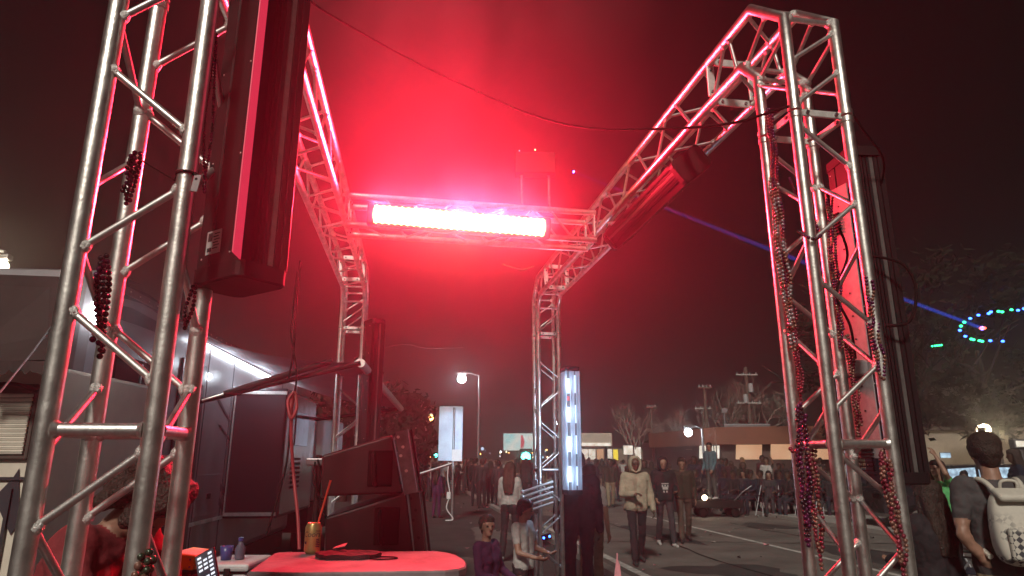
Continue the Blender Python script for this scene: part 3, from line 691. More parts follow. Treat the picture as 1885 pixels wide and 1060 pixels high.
# ------------------------------------------------------------------ the two trailers on the left
W = V((-0.094, 1, 0)).normalized(); O = V((W.y, -W.x, 0)); RV0 = V((-2.73, 0, 0))
def rv(s, o, z): return RV0 + W * s + O * o + V((0, 0, z))
rvrot = Matrix((O, W, Z3)).transposed()
def rvbox(m, s0, s1, o0, o1, z0, z1, mi=0, bev=0.0):
    m.box(rv((s0 + s1) / 2, (o0 + o1) / 2, (z0 + z1) / 2), (o1 - o0, s1 - s0, z1 - z0), rvrot, mi, bev)
def rv_su(u, v, out=0.0):
    """(s, z) on the wall plane at a pixel"""
    d = at(u, v, 1.0); o = V((0, 0, CH)); dd = d - o
    t = ((RV0 + O * out - o).dot(O)) / dd.dot(O); p = o + dd * t
    return (p - RV0).dot(W), p.z
root = thing('camper', rv(8.4, -1.2, 0), 'large grey camper with dark swoosh graphics and a lit awning', 'camper')
m = MB(); rvbox(m, 5.0, 12.2, -2.4, 0, .55, 3.16, 0, .09); m.build('body', M['rv'], root)
m = MB(); rvbox(m, 5.06, 12.1, -2.3, -.06, .30, .55); m.build('chassis', M['black'], root)
m = MB(); rvbox(m, 5.0, 12.2, -.02, .025, 3.05, 3.11); m.build('roof_rail', M['steel'], root)
for s in (7.3, 8.3):
    m = MB(); c = rv(s, -.16, .36); m.lathe([(.0, -.12), (.2, -.12), (.34, -.10), (.36, -.04), (.36, .04), (.34, .10), (.2, .12), (0, .12)], c, 28, rvrot @ Matrix.Rotation(R(90), 3, 'Y')); wh = m.build('wheel', M['rubber'], root)
    m = MB(); m.lathe([(0, .125), (.12, .13), (.2, .122)], c, 24, rvrot @ Matrix.Rotation(R(90), 3, 'Y')); m.build('rim', M['alu'], wh)
def swoosh(pix, name='graphic', mname='rv_dark', pr=.004):
    m = MB(); P = []
    for u, v in pix: s, z = rv_su(u, v); P.append(rv(s, pr, z))
    m.slab(P, pr * .8); return m.build(name, M[mname], root)
for pts in ([(186, 520), (230, 524), (270, 540), (300, 562), (300, 584), (262, 560), (215, 545), (186, 545)],
            [(190, 556), (240, 566), (285, 590), (299, 604), (297, 616), (255, 600), (215, 586), (190, 576)],
            [(186, 505), (215, 506), (262, 524), (240, 522), (205, 514), (186, 512)],
            [(176, 860), (215, 880), (235, 905), (205, 905), (180, 890)]):
    # each swoosh is a curved tapering ribbon
    swoosh(pts)
for pts in ([(382, 905), (402, 914), (413, 940), (413, 950), (398, 922)], [(380, 880), (400, 884), (414, 900), (413, 914), (398, 896)], [(398, 735), (404, 736), (424, 776), (421, 776)], [(402, 782), (406, 782), (424, 812), (420, 810)]): swoosh(pts)
for s in (5.25, 6.55, 7.55, 8.45, 11.0):
    m = MB(); rvbox(m, s - .008, s + .008, .0005, .006, .6, 3.04); m.build('panel_seam', M['rv_dark'], root)
m = MB(); rvbox(m, 5.05, 12.1, .0005, .012, 1.02, 1.06); m.build('belt_rail', M['plate'], root)
m = MB()
for s in np.arange(5.1, 8.5, .18): m.ball(rv(s, .012, 1.04), .008, 6, 4); m.ball(rv(s, .026, 3.08), .008, 6, 4)
m.build('rivet', M['alu'], root)
m = MB(); rvbox(m, 7.55, 8.35, .0005, .014, 1.10, 1.55, 0, .006); hb = m.build('hatch', M['rv'], root)
m = MB(); rvbox(m, 7.90, 8.0, .0145, .03, 1.28, 1.34, 0, .006); m.build('latch', M['black'], hb)
s0, z0 = rv_su(182, 640); s1, z1 = rv_su(292, 640)
def window(s0, s1, z0, z1, out=0.0, pr=.02):
    m = MB(); rvbox(m, s0, s1, out, out + pr, z0, z1, 0, .008); fr = m.build('window', M['rubber'], root)
    m = MB(); rvbox(m, s0 + .05, s1 - .05, out + pr, out + pr + .004, z0 + .05, z1 - .05); m.build('pane', M['darkglass'], fr)
    m = MB(); mid_ = (s0 + s1) / 2; rvbox(m, mid_ - .012, mid_ + .012, out + pr + .005, out + pr + .014, z0 + .03, z1 - .03); m.build('frame', M['steel'], fr)
window(5.35, 6.35, 1.75, 2.55)
# entry door with handle
m = MB(); rvbox(m, 6.75, 7.42, 0, .03, .72, 2.72, 0, .01); dr = m.build('door', M['rv_dark'], root)
m = MB(); rvbox(m, 6.84, 7.33, .031, .036, 1.55, 2.5); m.build('pane', M['darkglass'], dr)
m = MB(); rvbox(m, 6.80, 6.90, .032, .07, 1.25, 1.38, 0, .01); m.build('handle', M['steel'], dr)
m = MB(); m.lathe([(0, .05), (.05, .05), (.085, .03), (.09, 0), (0, 0)], rv(rv_su(172, 576)[0], .0, rv_su(172, 576)[1]), 20, rvrot @ Matrix.Rotation(R(90), 3, 'Y')); m.build('porch_lamp', M['lamp_white'], root)
RVLAMP = rv(rv_su(172, 576)[0], .32, rv_su(172, 576)[1])
# slide-out
m = MB(); rvbox(m, 8.55, 10.5, .003, .66, 1.02, 2.60, 0, .02); so = m.build('slide_out', M['rv_slide'], root)
m = MB(); rvbox(m, 8.60, 10.45, .661, .672, 1.06, 2.56, 0, .004); m.build('side_panel', M['rv_glossy'], so)
m = MB()
rvbox(m, 8.525, 8.548, .02, .66, 2.52, 2.56); rvbox(m, 8.525, 8.548, .02, .64, 1.05, 1.09); rvbox(m, 8.525, 8.548, .02, .032, 1.09, 2.52)
m.build('trim', M['plate'], so)
m = MB()
for k in range(7): rvbox(m, 9.0, 9.55, .674, .68, 1.35 + k * .06, 1.38 + k * .06)
m.build('vent', M['rubber'], so)
m = MB(); rvbox(m, 9.1, 9.9, .673, .682, 1.9, 2.35, 0, .003); m.build('window', M['darkglass'], so)
# awning
wn, wf = rv(rv_su(330, 612)[0], .03, 2.98), rv(10.9, .03, 2.98)
on, of = at(664, 668, 6.9), at(738, 752, 10.6)
m = MB(); G = 10; grid = []
for i in range(G + 1):
    a, b = wn.lerp(wf, i / G), on.lerp(of, i / G)
    for j in range(G + 1):
        t = j / G; p = a.lerp(b, t); p.z -= .10 * 4 * t * (1 - t) * (1 + .4 * math.sin(i * 1.7)); grid.append(p)
nG = len(grid); fs = [[i * (G + 1) + j, i * (G + 1) + j + 1, (i + 1) * (G + 1) + j + 1, (i + 1) * (G + 1) + j] for i in range(G) for j in range(G)]
m.add(grid, fs, 0, True); m.add([p + V((0, 0, .006)) for p in grid], [f[::-1] for f in fs], 0, True)
aw = m.build('awning', M['awning'], root)
m = MB(); m.tube(on, of, .045, n=14); m.build('roller', M['plate'], aw)
m = MB(); a = rv(rv_su(345, 640)[0], .055, 2.93); m.path([a, rv(10.6, .055, 2.90)], .022, 8); m.build('glow_strip', M['strip_hot'], aw)
for i, s in enumerate((6.9, 10.7)):
    m = MB(); e = on if i == 0 else of; m.path([rv(s, .03, 2.25), rv(s, .03, 2.25).lerp(e, .5), e], .026, 8); m.build('arm', M['black'], aw)
m = MB(); a, b = at(372, 737, 6.6), at(612, 664, 6.9); m.path([a, a.lerp(b, .18)], .011, 8, 1); m.path([a.lerp(b, .16), b], .032, 8); m.build('rafter', [M['black'], M['alu']], aw)
AWS = [rv(7.2, .30, 2.72), rv(8.4, .30, 2.72), rv(10.2, .30, 2.72)]

# small utility vehicle seen past the slide-out
root = thing('service_truck', (-4.1, 13.8, 0), 'pale box truck seen between the camper slide-out and the speakers', 'truck')
c = at(556, 790, 12.6)
m = MB(); m.box((c.x - .5, 13.6, 1.75), (1.55, 2.0, 1.5), bev=.04); m.build('body', M['rv'], root)
m = MB(); m.box((c.x - .1, 12.592, 1.95), (.5, .016, .9), bev=.006); fr = m.build('window', M['rv_dark'], root)
m = MB(); m.box((c.x - .1, 12.58, 1.95), (.38, .006, .74)); m.build('pane', M['darkglass'], fr)
m = MB(); m.box((c.x - .5, 12.56, .96), (1.5, .08, .14), bev=.02); m.build('bumper', M['plate'], root)
m = MB(); m.box((c.x - .5, 13.6, .7), (1.4, 1.9, .5), bev=.02); m.build('chassis', M['black'], root)
for s in (-.45, .45):
    m = MB(); m.lathe([(0, -.1), (.3, -.1), (.34, -.05), (.34, .05), (.3, .1), (0, .1)], (c.x - .5 + s, 13.2, .34), 24, Matrix.Rotation(R(90), 3, 'Y')); m.build('wheel', M['rubber'], root)

# left trailer with louvred window
r1 = at(84, 760, 4.55); zt = at(70, 672, 4.55).z
root = thing('trailer', (r1.x - 1.0, 5.3, 0), 'cream trailer with a louvred window at the edge beside the near tower', 'trailer')
m = MB(); m.box((r1.x - 1.05, 4.55 + .7, (zt + .5) / 2), (2.1, 1.4, zt - .5), bev=.03); m.build('body', M['cream'], root)
m = MB(); m.box((r1.x - 1.05, 4.55 + .7, .42), (2.0, 1.3, .30)); m.build('chassis', M['black'], root)
wl, wr = at(-60, 780, 4.5).x, at(57, 780, 4.5).x; wz0, wz1 = at(30, 846, 4.5).z, at(30, 706, 4.5).z
m = MB(); m.box(((wl + wr) / 2, 4.532, (wz0 + wz1) / 2), (wr - wl, .034, wz1 - wz0), bev=.012); wi = m.build('window', M['brickdark'], root)
m = MB(); nS = 14
for k in range(nS):
    m.box(((wl + wr) / 2, 4.505, wz0 + .035 + (k + .5) * (wz1 - wz0 - .10) / nS), (wr - wl - .05, .018, (wz1 - wz0 - .10) / nS * .72), Matrix.Rotation(R(28), 3, 'X'))
m.build('slat', M['slat'], wi)
m = MB(); m.path([V((lerp(wl, wr, t), 4.502, wz1 - .05 + .05 * math.sin(math.pi * t))) for t in np.linspace(0, 1, 12)], .014, 6); m.build('frame', M['canvas_dark'], wi)
m = MB(); m.box((r1.x - .13, 4.536, (wz0 + .5) / 2 - .03), (.022, .02, .9)); m.box(((wl + wr) / 2, 4.538, wz0 - .12), (wr - wl + .1, .018, .02)); m.build('door_seam', M['rv_dark'], root)
m = MB(); P = [at(0, 905, 4.545), at(24, 880, 4.545), at(36, 862, 4.545), at(36, 960, 4.545), at(20, 985, 4.545), at(0, 940, 4.545)]; m.slab([p + V((0, -.004, 0)) for p in P], .003); m.build('graphic', M['rv_dark'], root)
wheels = (r1.x - .5,)
for x in wheels:
    m = MB(); m.lathe([(0, -.1), (.28, -.1), (.32, -.05), (.32, .05), (.28, .1), (0, .1)], (x, 4.9, .32), 24, Matrix.Rotation(R(90), 3, 'Y')); m.build('wheel', M['rubber'], root)
# dark canopy over it
root = thing('canopy', (r1.x - .8, 4.4, 0), 'dark canvas canopy above the louvred trailer', 'canopy')
q = [at(-80, 505, 4.9), at(112, 512, 4.6), at(108, 640, 4.3), at(104, 664, 4.2), at(-80, 672, 4.2)]
m = MB(); m.slab(q, .02); m.build('canvas', M['canvas_dark'], root)
m = MB(); vz = []
x0, x1 = at(-80, 665, 4.15).x, at(104, 665, 4.15).x
for k in range(25):
    x = lerp(x0, x1, k / 24); zz = at(0, 664, 4.15).z; vz.append((x, zz))
lo = [(x, z - .055 - random.uniform(0, .035)) for x, z in vz]
for k in range(24):
    m.slab([V((vz[k][0], 4.16, vz[k][1])), V((lo[k][0], 4.15, lo[k][1])), V((lo[k + 1][0], 4.15, lo[k + 1][1])), V((vz[k + 1][0], 4.16, vz[k + 1][1]))], .004)
m.build('valance', M['canvas_dark'], root)
m = MB(); m.tube(V((x1 - .02, 4.2, 0)), at(104, 655, 4.2), .018, n=10); m.build('pole', M['steel'], root)

# ------------------------------------------------------------------ people
def capsule(mb, p0, r0, p1, r1, n=14):
    p0, p1 = V(p0), V(p1); d = p1 - p0
    if d.length < 1e-5: d = V((0, 0, 1e-4)); p1 = p0 + d
    dn = d.normalized(); pts, rs = [], []
    for k in range(1, 5): a = math.pi / 2 * k / 5; pts.append(p0 - dn * r0 * math.cos(a)); rs.append(r0 * math.sin(a))
    pts += [p0, p1]; rs += [r0, r1]
    for k in range(4, 0, -1): a = math.pi / 2 * k / 5; pts.append(p1 + dn * r1 * math.cos(a)); rs.append(r1 * math.sin(a))
    a = dn.orthogonal().normalized(); b = dn.cross(a); vs = []
    for p, r in zip(pts, rs): vs += [p + (a * math.cos(2 * math.pi * j / n) + b * math.sin(2 * math.pi * j / n)) * r for j in range(n)]
    k = len(pts)
    mb.add(vs, [[i * n + j, i * n + (j + 1) % n, (i + 1) * n + (j + 1) % n, (i + 1) * n + j] for i in range(k - 1) for j in range(n)] + [list(range(n))[::-1], [(k - 1) * n + j for j in range(n)]], 0, True)
def union(caps, voxel, mats, name, spots=(), noise_amp=0.0, smooth=3, zmax=None):
    """one continuous skin over tapered limbs; each face takes the material of the limb it lies on"""
    mb = MB()
    for c in caps: capsule(mb, c[0], c[1], c[2], c[3])
    me = bpy.data.meshes.new('tmp'); me.from_pydata([tuple(p) for p in mb.v], [], mb.f); me.update()
    ob = bpy.data.objects.new('tmp', me); col.objects.link(ob)
    md = ob.modifiers.new('r', 'REMESH'); md.mode = 'VOXEL'; md.voxel_size = voxel
    ms = ob.modifiers.new('s', 'SMOOTH'); ms.factor = .5; ms.iterations = smooth
    dg = bpy.context.evaluated_depsgraph_get(); out = bpy.data.meshes.new_from_object(ob.evaluated_get(dg))
    bpy.data.objects.remove(ob); bpy.data.meshes.remove(me)
    out.name = name
    keys = list(dict.fromkeys([c[4] for c in caps] + [s[2] for s in spots]))
    out.materials.clear()
    for k in keys: out.materials.append(M[mats.get(k, k)])
    nv = len(out.vertices); co = np.empty(nv * 3, 'f'); out.vertices.foreach_get('co', co); co = co.reshape(-1, 3)
    if noise_amp:
        nr = np.empty(nv * 3, 'f'); out.vertices.foreach_get('normal', nr); nr = nr.reshape(-1, 3)
        w = np.array([noise.noise(V((float(p[0]), float(p[1]), float(p[2]))) * 22) + .6 * noise.noise(V((float(p[0]), float(p[1]), float(p[2]))) * 48) for p in co])
        if zmax is not None:
            w = np.array([noise.noise(V((float(p[0]) * 11, float(p[1]) * 11, float(p[2]) * 19))) + .5 * noise.noise(V((float(p[0]) * 30, float(p[1]) * 30, float(p[2]) * 34))) for p in co]) * np.clip((zmax - co[:, 2]) / .05, 0, 1)
        co = co + nr * (w * noise_amp)[:, None]; out.vertices.foreach_set('co', co.astype('f').ravel())
    nf = len(out.polygons); cen = np.empty(nf * 3, 'f'); out.polygons.foreach_get('center', cen); cen = cen.reshape(-1, 3)
    best = np.full(nf, 1e9); idx = np.zeros(nf, 'i4')
    for c in caps:
        a, b = np.array(c[0]), np.array(c[2]); ab = b - a; L2 = max(1e-9, float(ab @ ab))
        t = np.clip((cen - a) @ ab / L2, 0, 1); dist = np.linalg.norm(cen - (a + t[:, None] * ab), axis=1) - (c[1] + (c[3] - c[1]) * t)
        w = dist < best; best[w] = dist[w]; idx[w] = keys.index(c[4])
    for (p, r, k) in spots:
        w = np.linalg.norm((cen - np.array(p)) / np.array(r), axis=1) < 1; idx[w] = keys.index(k)
    out.polygons.foreach_set('material_index', idx); out.polygons.foreach_set('use_smooth', np.ones(nf, 'i4')); out.update()
    return out
def make_person(pose=None, height=1.75, top='c_black', bottom='c_black', shoe='c_shoe', skin='skin', hair='h_brown', style='short', sleeves='long', legs='long', bulk=0.0, voxel=.011, fem=False, sit=False):
    P = dict(lean=0, hp=0, hy=0, L=(0, 0), Rr=(0, 0), aL=(4, 8, 12, 4), aR=(4, 8, 12, 4)); P.update(pose or {})
    caps, spots = [], []
    k = 1.0; hw = .165 if fem else .19
    ln = R(P['lean'])
    def tor(x, y, z):      # torso frame pivoting at the pelvis
        return V((x, y * math.cos(ln) - z * math.sin(ln), y * math.sin(ln) + z * math.cos(ln)))
    pel = V((0, 0, .95))
    tq = 'top'
    b = bulk
    # pelvis and torso
    for s in (-1, 1):
        caps.append((V((s * .075, .01, .93)), .105, V((s * .085, 0, .86)), .10, 'bottom'))
        caps.append((pel + tor(s * .075, 0, -.02), .108 + b, pel + tor(s * .07, -.005, .16), .100 + b, tq))
        caps.append((pel + tor(s * .07, -.005, .16), .100 + b, pel + tor(s * .09, 0, .36), .108 + b, tq))
        caps.append((pel + tor(s * .06, .01, .40), .10 + b, pel + tor(s * (hw - .02), .01, .455), .066 + b * .7, tq))
        if fem: caps.append((pel + tor(s * .075, -.07, .31), .062, pel + tor(s * .07, -.075, .30), .058, tq))
    nb = pel + tor(0, .012, .50); caps.append((pel + tor(0, .01, .45), .075 + b * .5, nb, .055, tq))
    # head frame
    hm = Matrix.Rotation(R(P['hy']), 3, 'Z') @ Matrix.Rotation(ln + R(P['hp']), 3, 'X')
    hc = nb + tor(0, -.012, .055) + (hm @ V((0, -.014, .095)))
    H = lambda x, y, z: hc + hm @ V((x, y, z))
    caps.append((nb, .056, H(0, .012, -.05), .054, 'skin'))
    caps += [(H(0, .025, .045), .088, H(0, -.012, .040), .082, 'skin'), (H(0, -.02, .0), .072, H(0, -.03, -.055), .050, 'skin'), (H(0, -.042, -.072), .036, H(0, -.056, -.078), .026, 'skin'),
             (H(0, -.088, .012), .010, H(0, -.106, -.022), .013, 'skin'), (H(-.082, .012, .012), .015, H(-.080, .016, -.02), .011, 'skin'), (H(.082, .012, .012), .015, H(.080, .016, -.02), .011, 'skin'),
             (H(-.04, -.078, .032), .014, H(.04, -.078, .032), .014, 'skin')]
    for s in (-1, 1): spots.append((H(s * .032, -.088, .012), (.013, .02, .009), 'eye'))
    spots.append((H(0, -.085, -.048), (.024, .02, .008), 'lip'))
    # legs
    foot_z = []
    for s, (a, kn) in ((-1, P['L']), (1, P['Rr'])):
        hip = V((s * .092, 0, .90)); a1 = R(a); a2 = R(a - kn)
        knee = hip + V((s * .012, -math.sin(a1), -math.cos(a1))) * .43
        ank = knee + V((0, -math.sin(a2), -math.cos(a2))) * .42
        lt = 'bottom'
        caps.append((hip, .092, knee, .060, 'bottom'))
        if legs == 'short':
            caps.append((hip.lerp(knee, .3), .098, hip.lerp(knee, .92), .085, 'bottom')); caps.append((knee, .052, knee.lerp(ank, .35), .055, 'skin')); caps.append((knee.lerp(ank, .35), .055, ank, .036, 'skin'))
        else:
            caps.append((knee, .064, knee.lerp(ank, .35), .066, 'bottom')); caps.append((knee.lerp(ank, .35), .066, ank + V((0, 0, .03)), .056, 'bottom'))
        ft = a2 * .5; fd = V((0, -math.cos(ft * .6), -.22 + math.sin(ft) * .3))
        heel = ank + V((0, .03, -.045)); toe = ank + V((s * .02, 0, -.02)) + fd * .17
        caps.append((heel, .036, toe, .032, 'shoe')); caps.append((ank, .042, heel + V((0, -.03, .01)), .040, 'shoe'))
        foot_z.append(min(heel.z - .036, toe.z - .032))
    # arms
    for s, (a, o_, e, o2) in ((-1, P['aL']), (1, P['aR'])):
        sh = pel + tor(s * hw, .012, .44)
        def dv(an, ou): return V((s * math.sin(R(ou)), -math.sin(R(an)) * math.cos(R(ou)), -math.cos(R(an)) * math.cos(R(ou))))
        el = sh + dv(a + P['lean'] * .0, o_) * .29; wr = el + dv(a + e, o2) * .25; hd = dv(a + e + 6, o2)
        caps.append((sh, .060 + b * .7, sh.lerp(el, .55), .052 + b * .7, 'top'))
        caps.append((sh.lerp(el, .55), (.050 if sleeves == 'long' else .040) + b * .7, el, (.046 + b * .7) if sleeves == 'long' else .038, 'top' if sleeves == 'long' else 'skin'))
        caps.append((el, (.047 + b * .7) if sleeves == 'long' else .039, wr, (.038 + b * .6) if sleeves == 'long' else .026, 'top' if sleeves == 'long' else 'skin'))
        # hand: palm, four unequal curled fingers, thumb at the side
        side = V((0, 1, 0)) - hd * hd.y; side = side.normalized() if side.length > .1 else V((s, 0, 0)); pn = hd.cross(side)
        if pn.x * s > 0: pn = -pn                                     # palm faces the body
        pc = wr + hd * .05
        for q in (-.024, 0, .024): caps.append((wr + hd * .015 + side * q * .6, .017, wr + hd * .085 + side * q, .014, 'skin'))
        for q, L_ in ((-.030, .070), (-.010, .082), (.010, .077), (.030, .060)):
            b0 = wr + hd * .088 + side * q; b1 = b0 + hd * L_ * .45 + pn * .012; b2 = b1 + (hd * .6 + pn * .7).normalized() * L_ * .5
            caps.append((b0, .0105, b1, .0095, 'skin')); caps.append((b1, .0095, b2, .008, 'skin'))
        t0 = wr + hd * .03 - side * .026; t1 = t0 + (hd * .6 - side * .7 + pn * .35).normalized() * .04; caps.append((t0, .014, t1, .0115, 'skin')); caps.append((t1, .0115, t1 + (hd * .85 + pn * .4).normalized() * .032, .009, 'skin'))
    dz = -min(foot_z) if not sit else 0.0
    if sit: dz = .47 - .80
    sc = height / 1.75
    def tx(p): return (p + V((0, 0, dz))) * sc
    caps = [(tx(c[0]), c[1] * sc, tx(c[2]), c[3] * sc, c[4]) for c in caps]; spots = [(tx(p), tuple(x * sc for x in r), k_) for p, r, k_ in spots]
    mats = dict(top=top, bottom=bottom, shoe=shoe, skin=skin)
    body = union(caps, voxel * sc, mats, 'person', spots, .0075 * sc, 3, (nb.z + dz - .03) * sc if not sit else .95)
    hcap = []
    Hs = lambda x, y, z: tx(H(x, y, z))
    if style in ('short', 'long', 'curly', 'bun'):
        hcap += [(Hs(0, .034, .062), .096 * sc, Hs(0, .0, .070), .088 * sc, 'h'), (Hs(0, .06, .01), .075 * sc, Hs(0, .05, -.03), .062 * sc, 'h'), (Hs(-.03, -.045, .092), .045 * sc, Hs(.03, -.045, .092), .045 * sc, 'h')]
        for s in (-1, 1): hcap.append((Hs(s * .07, .0, .05), .03 * sc, Hs(s * .078, .02, -.0), .022 * sc, 'h'))
    if style == 'long':
        for s in (-1, 0, 1): hcap += [(Hs(s * .055, .055, .02), .055 * sc, tx(pel + tor(s * .07, .11, .40)), .05 * sc, 'h'), (tx(pel + tor(s * .07, .11, .40)), .05 * sc, tx(pel + tor(s * .06, .125, .24)), .03 * sc, 'h')]
        for s in (-1, 1): hcap.append((Hs(s * .082, -.005, .04), .028 * sc, Hs(s * .09, .02, -.13), .03 * sc, 'h'))
    if style == 'curly':
        for i in range(26):
            a = random.uniform(0, 6.28); z = random.uniform(-.06, .14); rr = .11 * math.sqrt(max(.1, 1 - ((z - .04) / .13) ** 2))
            x, y = rr * math.cos(a), .035 + rr * math.sin(a)
            if y > -.05 or z > .08: hcap.append((Hs(x, y, z), .04 * sc, Hs(x * 1.05, y + .01, z - .05), .036 * sc, 'h'))
    if style == 'bun': hcap.append((Hs(0, .10, .12), .05 * sc, Hs(0, .12, .12), .045 * sc, 'h'))
    if style == 'hood':
        hcap += [(Hs(0, .04, .055), .104 * sc, Hs(0, .04, -.03), .098 * sc, 'h'), (Hs(0, .05, -.03), .098 * sc, Hs(0, .06, -.12), .09 * sc, 'h')]
        arc = [(-.075, -.05, -.085), (-.092, -.052, .0), (-.085, -.05, .075), (-.045, -.058, .125), (.045, -.058, .125), (.085, -.05, .075), (.092, -.052, .0), (.075, -.05, -.085), (0, -.06, -.115), (-.075, -.05, -.085)]
        for p, q in zip(arc[:-1], arc[1:]): hcap.append((Hs(*p), (.017 * sc), Hs(*q), .017 * sc, 'h')); hcap.append((Hs(p[0] * .95, .0, p[2] * .95), .035 * sc, Hs(q[0] * .95, .0, q[2] * .95), .035 * sc, 'h'))
        hair = top
    if style == 'cap':
        hcap += [(Hs(0, .02, .085), .094 * sc, Hs(0, .0, .082), .092 * sc, 'h')]
        for q in (-.04, 0, .04): hcap.append((Hs(q, -.07, .072), .014 * sc, Hs(q * .9, -.15, .060), .010 * sc, 'h'))
    hm_ = union(hcap, .012 * sc, {'h': hair}, 'hair', (), .006 * sc if style in ('short', 'long', 'curly', 'bun') else .002, 2) if hcap else None
    return body, hm_, {'top': top}
def place(pm, x, y, rz, label, group=None, z=0.0):
    o = bpy.data.objects.new('person', pm[0]); col.objects.link(o); o.location = (x, y, z); o.rotation_euler = (0, 0, rz)
    MAT4[o.name] = Matrix.Translation(V((x, y, z))) @ Matrix.Rotation(rz, 4, 'Z')
    tag(o, label, 'person', group)
    if pm[1]:
        h = bpy.data.objects.new('hood' if pm[1].materials[0].name.startswith('cloth') else 'hair', pm[1]); col.objects.link(h); h.parent = o; MAT4[h.name] = MAT4[o.name]
    return o
def gx(u, v): p = ground(u, v); return p.x, p.y
def gy(u, Y): return at(u, 848, Y).x
# heading 0 faces the camera (-Y); pi faces away
WALK1 = dict(L=(24, 6), Rr=(-16, 22), aL=(-18, 8, 14, 2), aR=(20, 8, 22, 0))
STAND = dict(L=(2, 2), Rr=(-2, 2))
# man in pale hoodie, walking towards the camera
pm = make_person(dict(L=(12, 4), Rr=(-10, 16), aL=(14, 12, 78, -38), aR=(2, 12, 14, 4), hp=4), 1.76, 'c_cream', 'c_black', 'c_shoe', 'skin_dark_or_shaded', style='hood', bulk=.024, voxel=.009)
place(pm, gy(1168, 12.1), 12.1, R(4), 'man in a pale hooded sweatshirt walking towards the camera')
pm = make_person(dict(L=(-10, 14), Rr=(16, 4), aL=(10, 14, 30, -6), aR=(14, 12, 60, -20), hp=6), 1.78, 'c_black', 'c_char', 'c_shoe_w', 'skin', style='hood', bulk=.018)
o = place(pm, gy(1219, 14.6), 14.6, R(2), 'man in a black hooded top with a pale chest print')
m = MB(); m.v = []
for (dx, dz, w_, h_) in ((0, 1.24, .15, .022), (-.055, 1.19, .03, .05), (.055, 1.19, .03, .05), (0, 1.15, .11, .06), (-.03, 1.08, .03, .04), (.03, 1.08, .03, .04), (0, 1.20, .03, .03)):
    m.box(o.location + V((dx, -.136 - .012, dz)), (w_, .006, h_), None, 0, .002)
m.build('chest_print', M['c_white'], o)
pm = make_person(dict(L=(12, 3), Rr=(-12, 14), aL=(14, 8, 40, -10), aR=(0, 10, 20, 0), hp=8), 1.76, 'c_olive', 'c_brown', 'c_shoe', 'skin', 'h_brown', 'short', bulk=.012)
place(pm, gy(1254, 15.2), 15.2, R(-6), 'man in a dull green jacket walking behind the hooded man')
pm = make_person(dict(L=(3, 2), Rr=(-3, 3), aL=(6, 6, 20, 0), aR=(6, 8, 25, 0), hy=40), 1.72, 'c_teal', 'c_grey', 'c_shoe_w', 'skin', 'h_black', 'short', legs='long', bulk=.012)
place(pm, gy(1307, 22.0), 22.0, R(-60), 'person in a teal shirt standing raised above the seated crowd', None, .52)
# flat cart under him
root = thing('utility_cart', (gy(1312, 22.0), 22.0, 0), 'dark flat cart with a bright headlamp that the teal shirted person stands on', 'cart')
x = gy(1312, 22.0)
m = MB(); m.box((x, 22, .40), (1.5, .8, .23), bev=.02); m.build('deck', M['black'], root)
for sx in (-.5, .5):
    for sy in (-.3, .3):
        m = MB(); m.lathe([(0, -.04), (.11, -.04), (.14, -.025), (.14, .025), (.11, .04), (0, .04)], (x + sx, 22 + sy, .14), 18, Matrix.Rotation(R(90), 3, 'X')); m.build('wheel', M['rubber'], root)
m = MB(); m.path([V((x + .45, 21.6, .5)), V((x + .75, 21.5, .8)), V((x + 1.0, 21.5, .95))], .02, 8); m.build('handle', M['steel'], root)
hl = at(1297, 916, 21.5); m = MB(); m.ball(hl, .08, 12, 8); m.build('headlamp', M['lamp_warm'], root)
# dark person behind the white bar, and white shirt beside
pm = make_person(STAND, 1.78, 'c_navy', 'c_navy', 'c_shoe', 'skin', 'h_black', 'short', bulk=.02)
place(pm, gy(1062, 8.3), 8.3, R(175), 'person in dark blue clothes standing behind the white lit bar')
pm = make_person(dict(L=(2, 2), Rr=(-2, 3), aL=(2, 8, 8, 2)), 1.62, 'c_white', 'c_khaki', 'c_shoe_w', 'skin', 'h_brown', 'short', sleeves='short')
place(pm, gy(1084, 8.9), 8.9, R(150), 'person in a white tee and khaki trousers half hidden by the dark blue person')
# children
pm = make_person(dict(L=(8, 6), Rr=(-8, 10), aL=(16, 14, 60, -20), aR=(10, 16, 62, -14), hp=-4, hy=-30), 1.24, 'c_purple', 'c_purple', 'c_shoe', 'skin', 'h_brown', 'short', fem=True)
place(pm, gy(898, 5.9), 5.9, R(55), 'small child in purple walking between the table and the distant tower')
pm = make_person(dict(L=(4, 3), Rr=(-4, 5), aL=(14, 10, 62, -10), aR=(16, 8, 66, -24), hp=10, hy=20), 1.31, 'c_white', 'c_black', 'c_shoe_w', 'skin', 'h_black', 'short', sleeves='short', legs='short')
place(pm, gy(963, 6.9), 6.9, R(60), 'boy in a white tee and black shorts left of the distant tower')
